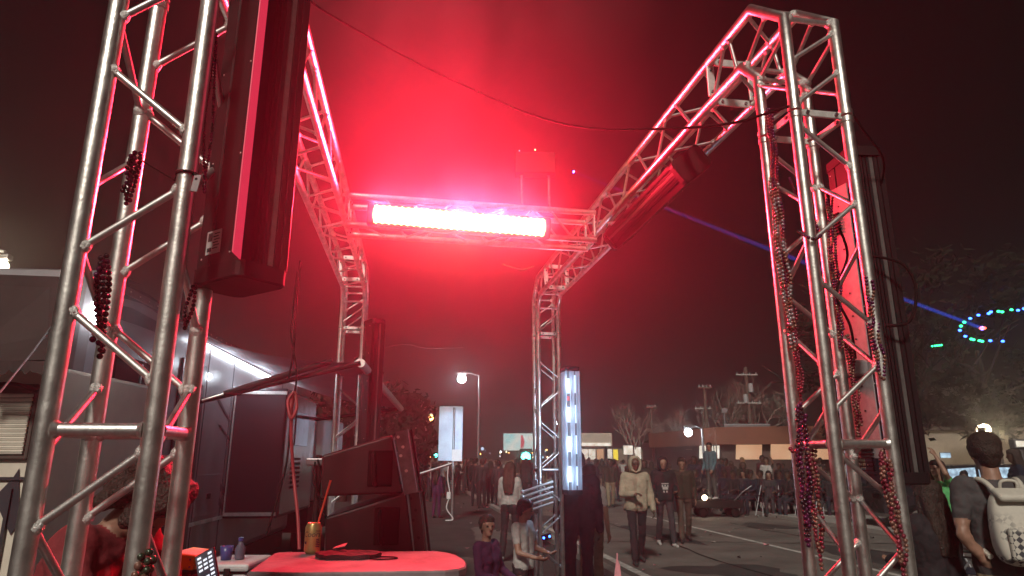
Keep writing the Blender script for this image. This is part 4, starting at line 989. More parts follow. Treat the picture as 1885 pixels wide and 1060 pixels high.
# women between
pm = make_person(dict(L=(10, 6), Rr=(-8, 12), aL=(10, 8, 30, -5), aR=(6, 8, 20, 0)), 1.66, 'c_white', 'c_black', 'c_shoe_w', 'skin', 'h_red', 'long', fem=True)
place(pm, gy(939, 12.5), 12.5, R(165), 'woman with long reddish hair and a white top facing away')
pm = make_person(dict(L=(6, 4), Rr=(-6, 8), aL=(6, 8, 20, 0), aR=(8, 8, 20, 0)), 1.70, 'c_grey', 'c_jean', 'c_shoe', 'skin', 'h_black', 'long', fem=True)
place(pm, gy(968, 13.5), 13.5, R(185), 'woman with long dark hair in front of the green light')
for u, Y, t, hr, st, hgt, lab in ((876, 27.0, 'c_black', 'h_black', 'short', 1.80, 'tall dark figure at the left of the group on the white edge line'),
                                  (888, 26.0, 'c_char', 'h_brown', 'short', 1.74, 'figure in charcoal second from left in the group on the edge line'),
                                  (903, 27.0, 'c_black', 'h_brown', 'long', 1.66, 'long haired figure in black in the group on the edge line'),
                                  (918, 26.2, 'c_char', 'h_black', 'bun', 1.68, 'figure with hair tied up at the right of the group on the edge line')):
    pm = make_person(dict(L=(3, 2), Rr=(-3, 4), aL=(8, 8, 50, -18), aR=(4, 10, 15, 0)), hgt, t, 'c_black' if u != 903 else 'c_jean', 'c_shoe', 'skin', hr, st, voxel=.014)
    o = place(pm, gy(u, Y), Y, R(random.uniform(160, 200)), lab)
pm = make_person(dict(L=(3, 2), Rr=(-3, 4)), 1.45, 'c_purple', 'c_purple', 'c_shoe', 'skin', 'h_brown', 'long', fem=True, voxel=.014)
place(pm, gy(806, 21.5), 21.5, R(150), 'child in a purple coat beside the tall sign post')
# right side: girl with raised arms, person with backpack, dark figure
pm = make_person(dict(L=(4, 2), Rr=(-4, 6), aL=(120, 18, 62, -25), aR=(128, 12, 50, -22), hp=-6, hy=-10), 1.68, 'c_green', 'c_black', 'c_shoe', 'skin', 'h_black', 'long', sleeves='short', fem=True)
place(pm, gy(1722, 9.6), 9.6, R(-60), 'woman in a green top holding a phone up with both arms')
pm = make_person(dict(lean=3, L=(6, 4), Rr=(-6, 8), aL=(10, 12, 50, -8), aR=(-16, 12, 14, -34), hp=4), 1.86, 'c_grey', 'c_khaki', 'c_shoe', 'skin', 'h_brown', 'short', sleeves='short', bulk=.008, voxel=.008)
bx_, by_, brz = gy(1822, 4.7), 4.7, R(168)
place(pm, bx_, by_, brz, 'man in a charcoal tee carrying the pale backpack, seen from behind')
pm = make_person(dict(L=(4, 2), Rr=(-4, 6), aL=(20, 10, 60, -20), aR=(20, 10, 60, -20)), 1.54, 'c_black', 'c_black', 'c_shoe', 'skin', 'h_brown', 'long', bulk=.03, fem=True)
place(pm, gy(1698, 5.0), 5.0, R(195), 'person in black with long brown hair right of the bead draped tower')
# backpack
def bk(p): return Matrix.Translation(V((bx_, by_, 0))) @ Matrix.Rotation(brz, 4, 'Z') @ V(p)
m_, nt, b = newmat('backpack_print'); N, L = nt.nodes, nt.links
tc = N.new('ShaderNodeTexCoord'); mp = N.new('ShaderNodeMapping'); mp.inputs['Rotation'].default_value = (0, R(45), 0); mp.inputs['Scale'].default_value = (34, 34, 34)
ck = N.new('ShaderNodeTexChecker'); ck.inputs['Scale'].default_value = 1.0
L.new(tc.outputs['Object'], mp.inputs['Vector']); L.new(mp.outputs['Vector'], ck.inputs['Vector'])
sx = N.new('ShaderNodeSeparateXYZ'); L.new(tc.outputs['Object'], sx.inputs[0])
nz = N.new('ShaderNodeTexNoise'); nz.inputs['Scale'].default_value = 9; L.new(tc.outputs['Object'], nz.inputs['Vector'])
lt = N.new('ShaderNodeMapRange'); lt.inputs['From Min'].default_value = .33; lt.inputs['From Max'].default_value = .20; L.new(sx.outputs['Z'], lt.inputs['Value'])
ml = N.new('ShaderNodeMath'); ml.operation = 'MULTIPLY'; L.new(lt.outputs['Result'], ml.inputs[0]); L.new(ck.outputs['Fac'], ml.inputs[1])
ml2 = N.new('ShaderNodeMath'); ml2.operation = 'MULTIPLY'; L.new(ml.outputs[0], ml2.inputs[0])
g2 = N.new('ShaderNodeMapRange'); g2.inputs['From Min'].default_value = .42; g2.inputs['From Max'].default_value = .55; L.new(nz.outputs['Fac'], g2.inputs['Value']); L.new(g2.outputs['Result'], ml2.inputs[1])
mx = N.new('ShaderNodeMix'); mx.data_type = 'RGBA'; mx.inputs[6].default_value = (.58, .55, .48, 1); mx.inputs[7].default_value = (.05, .05, .06, 1)
L.new(ml2.outputs[0], mx.inputs[0]); L.new(mx.outputs[2], b.inputs['Base Color']); b.inputs['Roughness'].default_value = .75
M['packprint'] = m_
M['packcloth'] = mat('backpack_cloth', (.56, .53, .46), .75, 0, .15, 8, .2, 30)
root = thing('backpack', bk((0, .24, 1.06)), 'pale backpack with a dark checked print on the man\'s back', 'backpack', None, brz)
rb = Matrix.Rotation(brz, 3, 'Z')
m = MB()
prof = [(-.005, .0), (.10, .0), (.145, .03), (.155, .12), (.155, .30), (.135, .40), (.09, .455), (0, .47)]
bm = bmesh.new(); bmesh.ops.create_cube(bm, size=1); bmesh.ops.subdivide_edges(bm, edges=bm.edges[:], cuts=7, use_grid_fill=True)
for q in bm.verts:
    p = q.co * 2; n4 = (abs(p.x) ** 4 + abs(p.y) ** 4 + abs(p.z) ** 4) ** .25
    p = p / n4 * max(abs(p.x), abs(p.y), abs(p.z)) if n4 else p
    tz = (p.z + 1) / 2; wd = .155 * (1 - .22 * max(0, tz - .5)); dp2 = .095 * (1.1 - .45 * tz)
    q.co = V((p.x * wd, .245 + p.y * dp2 - .03 * tz, 1.06 + tz * .46))
bm.verts.index_update(); m.add([bk(q.co) for q in bm.verts], [[q.index for q in f.verts] for f in bm.faces], 0, True); bm.free()
m.build('pack_body', M['packprint'], root)
m = MB(); m.box(bk((0, .335, 1.20)), (.22, .05, .20), rb, 0, .022, 3); m.build('pocket', M['packprint'], root)
m = MB(); m.box(bk((0, .275, 1.49)), (.24, .13, .045), rb @ Matrix.Rotation(R(-24), 3, 'X'), 0, .02, 3); m.build('flap', M['packcloth'], root)
m = MB(); m.path(smooth_path([bk((-.05, .19, 1.51)), bk((-.04, .20, 1.57)), bk((.04, .20, 1.57)), bk((.05, .19, 1.51))], 5), .010, 8); m.build('handle', M['packcloth'], root)
for s in (-1, 1):
    m = MB(); pts = smooth_path([bk((s * .08, .19, 1.50)), bk((s * .10, .12, 1.56)), bk((s * .115, .02, 1.575)), bk((s * .125, -.10, 1.50)), bk((s * .13, -.145, 1.36)), bk((s * .165, -.06, 1.20)), bk((s * .15, .14, 1.10))], 6)
    m.path(pts, .018, 8); m.build('strap', M['packcloth'], root)
# held phone of the green-top woman
ph = at(1740, 838, 9.35); root = thing('phone', ph, 'bright phone screen held above the woman in the green top', 'phone')
m = MB(); m.box(ph, (.15, .01, .075), None, 0, .003); m.build('phone_body', M['black'], root)
m = MB(); m.box(ph + V((0, -.006, 0)), (.14, .002, .066)); m.build('screen', M['screen_blue'], root)
# bending person behind the near tower
pm = make_person(dict(lean=24, hp=36, hy=0, L=(6, 4), Rr=(-4, 4), aL=(34, 12, 62, -6), aR=(38, 10, 64, -2)), 1.76, 'c_red', 'c_khaki', 'c_shoe', 'skin', 'h_brown', 'curly', sleeves='short', fem=True, voxel=.009, bulk=.02)
place(pm, at(140, 900, 2.62).x, 2.62, R(78), 'bending person with thick curly hair and a red top behind the near tower')

# crowd: copies of a few figures
varis = []
for i, (t, bt, hr, st, ps, fem, slv) in enumerate((('c_black', 'c_jean', 'h_black', 'short', dict(L=(3, 2), Rr=(-3, 4)), False, 'long'),
        ('c_char', 'c_jean', 'h_brown', 'short', dict(lean=7, L=(10, 14), Rr=(-6, 4), aL=(28, 6, 95, -48), aR=(30, 6, 98, -48), hp=16), False, 'long'), ('c_black', 'c_char', 'h_brown', 'long', dict(lean=3, L=(2, 14), Rr=(-2, 2), aL=(72, 10, 70, -22), aR=(60, 12, 84, -26), hp=-6, hy=20), True, 'long'),
        ('c_grey', 'c_black', 'h_black', 'cap', dict(lean=-5, L=(-4, 4), Rr=(9, 12), aL=(-24, 34, 62, -40), aR=(6, 10, 20, 0), hy=-35), False, 'long'), ('c_navy', 'c_jean', 'h_brown', 'bun', dict(lean=10, L=(22, 8), Rr=(-18, 24), aL=(-20, 8, 20, 0), aR=(26, 8, 34, -4)), True, 'long'), ('c_navy', 'c_black', 'h_brown', 'long', dict(L=(5, 4), Rr=(-3, 5), aL=(20, 8, 60, -20)), True, 'long'),
        ('c_char', 'c_black', 'h_brown', 'cap', dict(L=(2, 2), Rr=(-4, 5), aR=(30, 10, 80, -20)), False, 'short'), ('c_wine', 'c_jean', 'h_black', 'bun', dict(L=(6, 4), Rr=(-6, 8)), True, 'long'),
        ('c_grey', 'c_jean', 'h_blond', 'long', dict(L=(2, 2), Rr=(-2, 3), aL=(8, 12, 30, 0)), True, 'short'), ('c_olive', 'c_khaki', 'h_black', 'hood', dict(L=(10, 5), Rr=(-10, 14)), False, 'long'),
        ('c_white', 'c_jean', 'h_brown', 'short', dict(L=(4, 2), Rr=(-4, 5), aR=(120, 15, 40, -10)), False, 'short'), ('c_blue', 'c_char', 'h_black', 'short', dict(L=(8, 5), Rr=(-8, 10)), False, 'long'))):
    varis.append(make_person(ps, 1.72, t, bt, 'c_shoe', 'skin' if i in (2, 8, 10) else 'skin_dark_or_shaded', hr, st, sleeves=slv, fem=fem, voxel=.018))
sits = []
for t, bt, hr, st, fem in (('c_black', 'c_jean', 'h_brown', 'short', False), ('c_char', 'c_char', 'h_black', 'long', True), ('c_navy', 'c_jean', 'h_black', 'cap', False)):
    sits.append(make_person(dict(L=(84, 84), Rr=(80, 78), aL=(30, 10, 50, -10), aR=(34, 12, 40, -14), lean=-4), 1.72, t, bt, 'c_shoe', 'skin' if fem else 'skin_dark_or_shaded', hr, st, fem=fem, voxel=.018, sit=True))
# camp chairs with seated people along the far kerb
def make_chair():
    r = thing('camp_chair', (0, 0, 0), 'dark folding camp chair in the seated row', 'chair', 'folding chairs along the far kerb')
    m = MB(); m.box((0, 0, .43), (.5, .46, .02), None, 0, .008); m.build('seat', M['c_navy'], r)
    m = MB(); m.box((0, .24, .70), (.5, .02, .46), Matrix.Rotation(R(-12), 3, 'X'), 0, .008); m.build('backrest', M['c_navy'], r)
    for sx in (-1, 1):
        for sy in (-1, 1):
            m = MB(); m.tube((sx * .25, sy * .23, 0), (sx * .25, -sy * .20, .60 if sy > 0 else .93), .012, n=6); m.build('leg', M['galv'], r)
        m = MB(); m.box((sx * .26, -.02, .61), (.05, .42, .02), None, 0, .005); m.build('armrest', M['black'], r)
    return r
chair0 = make_chair(); first = True
seats = [(1278, 25.5), (1300, 24.3), (1331, 24.8), (1346, 23.2), (1365, 24.2), (1378, 22.8), (1396, 23.4), (1412, 22.2), (1430, 22.8), (1446, 21.6), (1462, 22.4), (1480, 21.2), (1522, 21.6), (1560, 20.8)]
for i, (u, Y) in enumerate(seats):
    x = gy(u, Y); rz = R(random.uniform(-60, -20))
    if first: c_ = chair0; first = False
    else: c_ = copy_tree(chair0)
    c_.location = (x, Y, 0); c_.rotation_euler = (0, 0, rz)
    place(sits[i % 3], x, Y, rz, 'onlooker sitting in a folding chair along the far kerb', 'onlookers sitting along the far kerb')
def crowd(spots_, label, group, face=None, jit=.15):
    for i, (u, Y) in enumerate(spots_):
        pm = varis[random.randrange(len(varis))]
        o = place(pm, gy(u, Y), Y, R(random.uniform(0, 360)) if face is None else face + R(random.uniform(-35, 35)), label, group)
        s_ = random.choice((.68, .86, .93, .97, 1.0, 1.04, 1.08)) * random.uniform(.97, 1.03); o.scale = (s_ * random.uniform(.94, 1.14), s_ * random.uniform(.94, 1.12), s_)
crowd([(u + random.uniform(-16, 16), random.uniform(25.5, 37)) for u in range(1262, 1640, 10)], 'dim onlooker standing behind the seated row before the brown building', 'onlookers standing before the brown building', R(-40))
crowd([(1098, 30), (1108, 34), (1122, 26), (1131, 30), (1143, 34), (1155, 24), (1186, 25), (1198, 32), (1236, 24), (1270, 27)], 'dim onlooker in the road behind the pale hooded man', 'onlookers in the road behind the hooded man')
crowd([(775, 31), (783, 33), (790, 30), (798, 34), (815, 33), (842, 36), (856, 38), (868, 40)], 'dim onlooker beside the tall sign post on the left of the road', 'onlookers near the tall sign post', R(90))
crowd([(u + random.uniform(-12, 12), random.uniform(32, 58)) for u in range(768, 1240, 5)], 'tiny distant onlooker in the crowd filling the road', 'onlookers in the distant crowd', None)
crowd([(1716, 14), (1770, 16), (1795, 13), (1868, 14)], 'dim onlooker in front of the wall with the floodlight', 'onlookers before the floodlit wall', R(-80))

# far crowd, a mass
m = MB()
for i in range(700):
    Y = random.uniform(60, 115); x = random.uniform(-.19, .22) * Y; hgt = random.uniform(1.5, 1.85); a = random.uniform(0, 3)
    q = random.randrange(5); c, s_ = math.cos(a), math.sin(a)
    m.path([V((x, Y, .0)), V((x, Y, hgt * .45)), V((x, Y, hgt * .62)), V((x, Y, hgt * .80)), V((x, Y, hgt * .85))], [.13, .17, .19, .22, .07], 6, q)
    m.ball((x, Y, hgt * .93), .11, 6, 5, 5)
tag(m.build('crowd', [M['c_black'], M['c_navy'], M['c_grey'], M['c_wine'], M['c_white'], M['skin']], None), 'far crowd filling the street to the horizon', 'crowd', None, 'stuff')

# ------------------------------------------------------------------ setting
RD = V((-0.147, 1, 0)).normalized(); RN = V((RD.y, -RD.x, 0))
def rp(x0, s, z): return V((x0, 0, z)) + RD * s
def strip(name, x0, x1, s0, s1, z, mname, th=.12, kind='structure'):
    m = MB(); m.slab([rp(x0, s0, z), rp(x1, s0, z), rp(x1, s1, z), rp(x0, s1, z)], th); o = m.build(name, M[mname], None); o['kind'] = kind; return o
m = MB(); m.add([(-160, -40, 0), (160, -40, 0), (160, 175, 0), (-160, 175, 0)], [[0, 1, 2, 3]]); tag(m.build('ground', M['asphalt'], None), kind='structure')
strip('road', 3.2, 11.2, -20, 150, .006, 'concrete_road', .004)
strip('kerb', 3.02, 3.2, -20, 150, .11, 'kerb', .10)
strip('kerb', 11.2, 11.38, -20, 150, .11, 'kerb', .10)
strip('road_marking', 7.45, 7.56, -10, 22.5, .011, 'paint', .004)
strip('road_marking', 3.55, 3.70, 10, 150, .011, 'paint', .004)
def patch(cx, cs, rx, rs, mname, z, name):
    m = MB(); n = 22; ring_ = []
    for k in range(n):
        a = 2 * math.pi * k / n; q = 1 + .22 * math.sin(3 * a + cx) + random.uniform(-.12, .12); ring_.append(rp(cx + rx * q * math.cos(a), cs + rs * q * math.sin(a), z))
    m.add(ring_, [list(range(n))]); tag(m.build(name, M[mname], None), kind='structure')
for cx, cs, rx, rs in ((5.2, 11.5, .9, .7), (8.6, 13.5, .7, 1.4), (6.1, 17.5, .5, 2.2), (9.6, 19, .6, .9), (4.3, 21, .4, 1.5), (1.2, 12, .8, 1.0), (2.0, 17, .5, 1.6)):
    patch(cx, cs, rx, rs, 'asphalt' if cx > 3.2 else 'concrete_road', .0105 if cx > 3.2 else .004, 'road_patch' if cx > 3.2 else 'ground_patch')
for x0, s0, x1, s1 in ((3.3, 9.0, 11.0, 10.2), (3.3, 15.6, 11.1, 15.0), (5.4, 7, 5.7, 26), (9.2, 8, 9.0, 20)):
    m = MB(); pts = []
    for k in range(25):
        t = k / 24; pts.append(rp(lerp(x0, x1, t) + random.uniform(-.07, .07), lerp(s0, s1, t) + random.uniform(-.09, .09), .0125))
    for k in range(24):
        d = (pts[k + 1] - pts[k]).normalized(); nn = V((d.y, -d.x, 0)) * random.uniform(.012, .03); m.add([pts[k] - nn, pts[k + 1] - nn, pts[k + 1] + nn, pts[k] + nn], [[0, 1, 2, 3]])
    tag(m.build('road_crack', M['rubber'], None), kind='structure')
m = MB()
for k in range(160):
    x, s_ = random.uniform(1.0, 11), random.uniform(7, 30); q = rp(x, s_, .013); a = random.uniform(0, 6.28); w_ = random.uniform(.02, .055)
    u_ = V((math.cos(a), math.sin(a), 0)) * w_; v_ = V((-math.sin(a), math.cos(a), 0)) * w_ * random.uniform(.4, 1)
    up_ = V((0, 0, random.uniform(.005, .04))); m.add([q - u_ - v_, q + u_ - v_ + up_, q + u_ + v_, q - u_ + v_ + up_], [[0, 1, 2], [0, 2, 3]], random.randrange(3))
tag(m.build('litter', [M['c_white'], M['pink'], M['c_grey']], None), 'scraps of paper scattered on the road', 'litter', None, 'stuff')
strip('pavement', 11.38, 14.0, -20, 150, .10, 'kerb', .09)

# tall sign seen from the back + small plate
sb = ground(832, 958); sy = sb.y
root = thing('road_sign', sb, 'tall pale sign board on a post beside the child in purple', 'sign')
a, b = at(809, 748, sy), at(851, 826, sy)
m = MB(); m.box(((a.x + b.x) / 2, sy, (a.z + at(0, 848, sy).z) / 2), (b.x - a.x, .02, a.z - at(0, 848, sy).z), None, 0, .006); m.build('board', M['sign_back'], root)
m = MB(); c = at(841, 838, sy - .06); m.box(c, (.30, .016, .34), None, 0, .004); m.build('plate', M['sign_white'], root)
m = MB(); m.tube(sb, V((sb.x, sy - .045, a.z - .04)), .035, n=10); m.build('post', M['galv'], root)
m = MB(); m.path(smooth_path([at(826, 850, sy - .08), at(824, 880, sy - .10), at(828, 910, sy - .10), at(822, 935, sy - .10), at(834, 955, sy - .1), at(820, 958, sy - .1)]), .018, 6); m.build('cable', M['sign_white'], root)
m = MB(); m.box(at(826, 912, sy - .1), (.12, .08, .2), None, 0, .01); m.build('junction_box', M['sign_white'], root)
m = MB(); m.tube(at(770, 873, 15), at(832, 853, 15), .03, n=8); tag(recenter(m.build('barrier_pole', M['galv'], None)), 'bare slanting metal pole between the speakers and the tall sign', 'pole')

# poles and lamps
def light(name, loc, power, colr, radius=.08):
    l = bpy.data.lights.new(name, 'POINT'); l.energy = power; l.color = colr; l.shadow_soft_size = radius
    o = bpy.data.objects.new(name, l); o.location = loc; col.objects.link(o); return o
def street_lamp(u, v, Y, label, mname, power, colr, arm=-1.2, hr=.22, polemat='galv'):
    h = at(u, v, Y); root = thing('street_lamp', (h.x + arm, Y, 0), label, 'street lamp')
    m = MB(); m.tube((h.x + arm, Y, 0), (h.x + arm, Y, h.z + .25), .10, .07, n=10); m.build('pole', M[polemat], root)
    m = MB(); m.path([V((h.x + arm, Y, h.z + .2)), V((h.x + arm * .5, Y, h.z + .42)), V((h.x, Y, h.z + .28))], .035, 8); m.build('arm', M[polemat], root)
    m = MB(); m.box((h.x, Y, h.z + hr + .06), (hr * 2.4, hr * 1.4, .12), None, 0, .03); m.build('lamp_head', M['steel'], root)
    m = MB(); m.ball(h, hr, 16, 10, 0, (1, 1, 1)); m.build('bulb', M[mname], root)
    light('street_lamp_light', h + V((0, -hr - .25, -.1)), power, colr)
    return root
street_lamp(850, 697, 50, 'brilliant white street lamp high over the distant crowd', 'lamp_white', 160, (.88, .94, 1), 1.3, .34)
street_lamp(794, 770, 36, 'orange street lamp on a wooden pole behind the tall sign', 'lamp_orange', 35, (1, .55, .2), -.95, .15, 'wood')
street_lamp(4, 490, 12, 'warm street lamp at the edge above the louvred trailer canopy', 'lamp_warm', 80, (1, .80, .55), -1.4, .11)
street_lamp(1267, 796, 44, 'white lamp in front of the left end of the brown building', 'lamp_white', 35, (.85, .93, 1), .9, .26)
def utility_pole(u, v0, Y, label, arms, th=.13, gear=True):
    t = at(u, v0, Y); root = thing('utility_pole', (t.x, Y, 0), label, 'utility pole')
    m = MB(); m.tube((t.x, Y, 0), t, th * 1.25, th, n=10); m.build('pole', M['wood'], root)
    for (dv, L_) in arms:
        z = at(u, v0 + dv, Y).z
        m = MB(); m.box((t.x, Y - .16, z), (L_, .09, .11)); a = m.build('crossarm', M['plate'] if gear else M['wood'], root)
        for k in range(4):
            m = MB(); xx = t.x - L_ / 2 + .12 + k * (L_ - .24) / 3; m.tube((xx, Y - .16, z + .055), (xx, Y - .16, z + .24), .05, .03, n=8); m.build('insulator', M['cooler'], a)
    if gear:
        for dv, s in ((38, .28), (58, -.28)):
            z = at(u, v0 + dv, Y).z; m = MB(); m.tube((t.x + s, Y - .15, z - .4), (t.x + s, Y - .15, z + .4), .22, n=12); m.build('transformer', M['cooler'], root)
utility_pole(1372, 676, 62, 'tall utility pole with pale crossarms and transformers above the brown roof', ((14, 2.0), (66, 2.2)), .16)
utility_pole(1296, 710, 52, 'dark pole with a short top bar rising before the brown building', ((4, 1.1),), .11, False)
utility_pole(1297 - 4, 748, 66, 'smaller pale utility pole left of the dark pole', ((4, 1.6),), .12)
utility_pole(1198, 748, 60, 'thin pole among the bare trees left of the brown building', ((2, .9),), .07, False)
cable([at(650, 660, 20), at(740, 634, 26), at(790, 641, 40), at(852, 640, 60)], .02, 'steel', 'overhead wire crossing above the white street lamp', 'overhead_wire')
cable([at(762, 712, 36) + V((-.9, 0, .3)), at(690, 735, 34), at(600, 715, 30)], .02, 'rubber', 'overhead wire running left from the orange lamp pole', 'overhead_wire')

# trees
def branch(m, p, d, L_, r, depth, rng, spread=.5):
    q = p + d * L_; mid_ = (p + q) / 2 + V((rng.uniform(-1, 1), rng.uniform(-1, 1), rng.uniform(-.5, .5))) * L_ * .06
    m.path([p, mid_, q], [r, r * .85, r * .65], 5 if depth < 3 else 6, 0, False)
    if depth <= 0: return
    for k in range(rng.choice((2, 3, 3))):
        nd = (d + V((rng.gauss(0, spread), rng.gauss(0, spread), rng.gauss(.10, spread * .6)))).normalized()
        branch(m, p.lerp(q, rng.uniform(.6, 1.0)), nd, L_ * rng.uniform(.62, .85), r * .62, depth - 1, rng, spread)
def bare_tree(u, Y, H_, label, seed):
    rng = random.Random(seed); x = gy(u, Y); root = thing('bare_tree', (x, Y, 0), label, 'tree', 'bare trees behind the buildings')
    m = MB(); m.path([V((x, Y, 0)), V((x + .1, Y, H_ * .15)), V((x, Y, H_ * .3))], [.24, .2, .17], 8); m.build('trunk', M['bark'], root)
    m = MB()
    for k in range(5): branch(m, V((x, Y, H_ * (.22 + .02 * k))), V((rng.gauss(0, .5), rng.gauss(0, .5), 1)).normalized(), H_ * .24, .11, 4, rng)
    m.build('crown', M['bark'], root)
bare_tree(1168, 66, 8.0, 'wide bare tree left of the brown building', 1)
bare_tree(1240, 70, 8.0, 'bare tree behind the left end of the brown building', 2)
bare_tree(1335, 66, 10.5, 'bare tree between the dark pole and the tall utility pole', 3)
bare_tree(1405, 66, 11.0, 'bare tree right of the tall utility pole', 4)
bare_tree(1468, 68, 10.0, 'bare tree showing through the bead draped tower', 5)
def leafy(x, Y, H_, W_, label, seed, base=.25, n=3800, ls=.22):
    rng = random.Random(seed); root = thing('leafy_tree', (x, Y, 0), label, 'tree', 'dark leafy trees')
    m = MB(); m.path([V((x, Y, 0)), V((x + .1, Y, H_ * .3)), V((x, Y, H_ * .6))], [.28, .22, .1], 8); tr = m.build('trunk', M['shaded_bark'], root)
    m2 = MB()
    for k in range(7): branch(m2, V((x, Y, H_ * (.25 + .04 * k))), V((rng.gauss(0, .9), rng.gauss(0, .9), .8)).normalized(), H_ * .22, .10, 2, rng)
    m2.build('limb', M['shaded_bark'], root)
    cl = []
    for k in range(40):
        a = rng.uniform(0, 6.28); rr = W_ * math.sqrt(rng.random()) ; z = H_ * rng.uniform(base, 1.0); rr *= math.sqrt(max(.08, 1 - ((z / H_ - .6) / .45) ** 2)); cl.append((x + rr * math.cos(a), Y + rr * math.sin(a), z, rng.uniform(.5, 1.1)))
    m = MB()
    for k in range(n):
        c = cl[rng.randrange(40)]; p = V((c[0] + rng.gauss(0, .45) * c[3], c[1] + rng.gauss(0, .45) * c[3], c[2] + rng.gauss(0, .32) * c[3]))
        a = V((rng.gauss(0, 1), rng.gauss(0, 1), rng.gauss(0, 1))).normalized(); b = a.orthogonal().normalized(); s_ = ls * rng.uniform(.6, 1.3)
        m.add([p - a * s_, p + b * s_ * .4, p + a * s_, p - b * s_ * .4], [[0, 1, 2, 3]])
    m.build('crown', M['leaf'], root)
leafy(17.5, 30, 11, 4.2, 'tall dark leafy tree with blue and green laser dots in front of it', 11)
leafy(24, 34, 12, 4.5, 'dark leafy tree at the far right edge behind the floodlight', 12)
leafy(20.5, 38, 13, 4.5, 'dark leafy tree rising behind the floodlit wall', 13)
leafy(-5.2, 32, 4.6, 1.3, 'dark tree behind the wooden pole with the orange lamp', 14, .2, 2000)
leafy(-7.4, 30, 5.0, 1.6, 'dark tree beyond the end of the camper awning', 15, .2, 2000)

# laser dots on the trees, drawn as added bulbs on a wire
root = thing('laser_dots', at(1808, 604, 24), 'curved pattern of blue and green laser dots with one red dot before the trees', 'laser dots')
dots = [(1885, 568, 'b'), (1874, 571, 'b'), (1862, 570, 'g'), (1845, 574, 'g'), (1838, 573, 'g'), (1824, 574, 'b'), (1820, 577, 'b'), (1801, 580, 'b'), (1786, 586, 'b'), (1775, 593, 'g'), (1769, 600, 'g'), (1767, 608, 'b'), (1777, 619, 'b'), (1788, 624, 'g'), (1792, 625, 'g'), (1803, 627, 'g'), (1808, 628, 'g'), (1823, 627, 'b'), (1846, 628, 'b')]
m = MB(); m.path([at(u, v, 24) for u, v, _ in dots], .012, 5); m.build('wire', M['rubber'], root)  # added wire, only joins the laser dots
for u, v, c in dots:
    m = MB(); m.ball(at(u, v, 23.95), .045, 8, 6, 0, (1.5, 1, 1)); m.build('bulb', M['dot_blue' if c == 'b' else 'dot_green'], root)
m = MB(); m.ball(at(1809, 604, 23.95), .075, 10, 6, 0, (1.8, 1, .8)); m.build('bulb', M['dot_red'], root)
m = MB(); m.path([at(1809, 604, 24), at(1767, 608, 24)], .008, 5); m.build('wire', M['rubber'], root)  # added wire, only joins the red laser dot to the rest
root = thing('laser_dots', at(1725, 635, 24), 'short row of green laser dots below the curved laser pattern', 'laser dots')
for du in (-9, -4, 0, 4, 8):
    m = MB(); m.ball(at(1725 + du, 636 - du * .12, 24), .035, 8, 6); m.build('bulb', M['dot_green'], root)
m = MB(); m.path([at(1714, 637, 24.03), at(1736, 634, 24.03)], .01, 5); m.build('wire', M['rubber'], root)

# brown building on the right
def wallquad(m, a, b, z0, z1, th=.25, mi=0):
    a, b = V((a[0], a[1], 0)), V((b[0], b[1], 0)); d = (b - a).normalized(); n = V((d.y, -d.x, 0))
    m.slab([a + V((0, 0, z0)), b + V((0, 0, z0)), b + V((0, 0, z1)), a + V((0, 0, z1))], th, mi)
B0 = (gy(1207, 54), 54); B1 = (gy(1330, 44), 44); B2 = (gy(1800, 40), 40)
HB = at(1400, 786, 43.4).z
root = thing('brown_building', (B1[0] + 6, B1[1] + 4, 0), 'low building with a brown roof band and glowing windows across the road', 'building')
m = MB(); wallquad(m, B0, B1, 0, HB - 1.0); wallquad(m, B1, B2, 0, HB - 1.0); m.build('wall', M['brickdark'], root)
def off(p, q, o_):
    d = V((q[0] - p[0], q[1] - p[1], 0)).normalized(); n = V((d.y, -d.x, 0)) * o_; return (p[0] + n.x, p[1] + n.y), (q[0] + n.x, q[1] + n.y)
m = MB(); a, b = off(B0, B1, .5); c, d_ = off(B1, B2, .5); b = ((b[0] + c[0]) / 2 - .12, (b[1] + c[1]) / 2 - .15); wallquad(m, a, b, HB - 1.08, HB, .3); wallquad(m, (b[0] + .004, b[1]), d_, HB - 1.08, HB, .3); fa = m.build('fascia', M['fascia'], root)
m = MB(); m.add([V((*B0, HB - .3)), V((*B1, HB - .3)), V((*B2, HB - .3)), V((B2[0] + 1, B2[1] + 16, HB - .3)), V((B0[0] + 2, B0[1] + 16, HB - .3))], [[0, 1, 2, 3, 4]]); m.build('roof', M['brickdark'], root)
def bwin(u0, u1, v0, v1, mname, name='window', p=B1, q=B2, nmull=2):
    n0 = V((q[0] - p[0], q[1] - p[1], 0)).normalized(); nn = V((n0.y, -n0.x, 0)); P0 = V((p[0], p[1], 0)) + nn * .02
    def hit(u, v):
        dd = at(u, v, 1.0) - V((0, 0, CH)); t = (P0 - V((0, 0, CH))).dot(nn) / dd.dot(nn); return V((0, 0, CH)) + dd * t
    a, b, c, d = hit(u0, v1), hit(u1, v1), hit(u1, v0), hit(u0, v0); a.z = b.z = (a.z + b.z) / 2; c.z = d.z = (c.z + d.z) / 2
    m = MB(); m.slab([a + nn * .02, b + nn * .02, c + nn * .02, d + nn * .02], .03); w_ = m.build(name, M['brickdark'], root)
    m = MB(); k = n0 * .08; z = V((0, 0, .08)); m.slab([a + nn * .03 + k + z, b + nn * .03 - k + z, c + nn * .03 - k - z, d + nn * .03 + k - z], .008); m.build('pane', M[mname], w_)
    m = MB()
    for i in range(1, nmull + 1):
        x = a.lerp(b, i / (nmull + 1)) + nn * .05; m.tube(x, V((x.x, x.y, c.z)), .035, n=4)
    if nmull: m.build('mullion', M['brickdark'], w_)
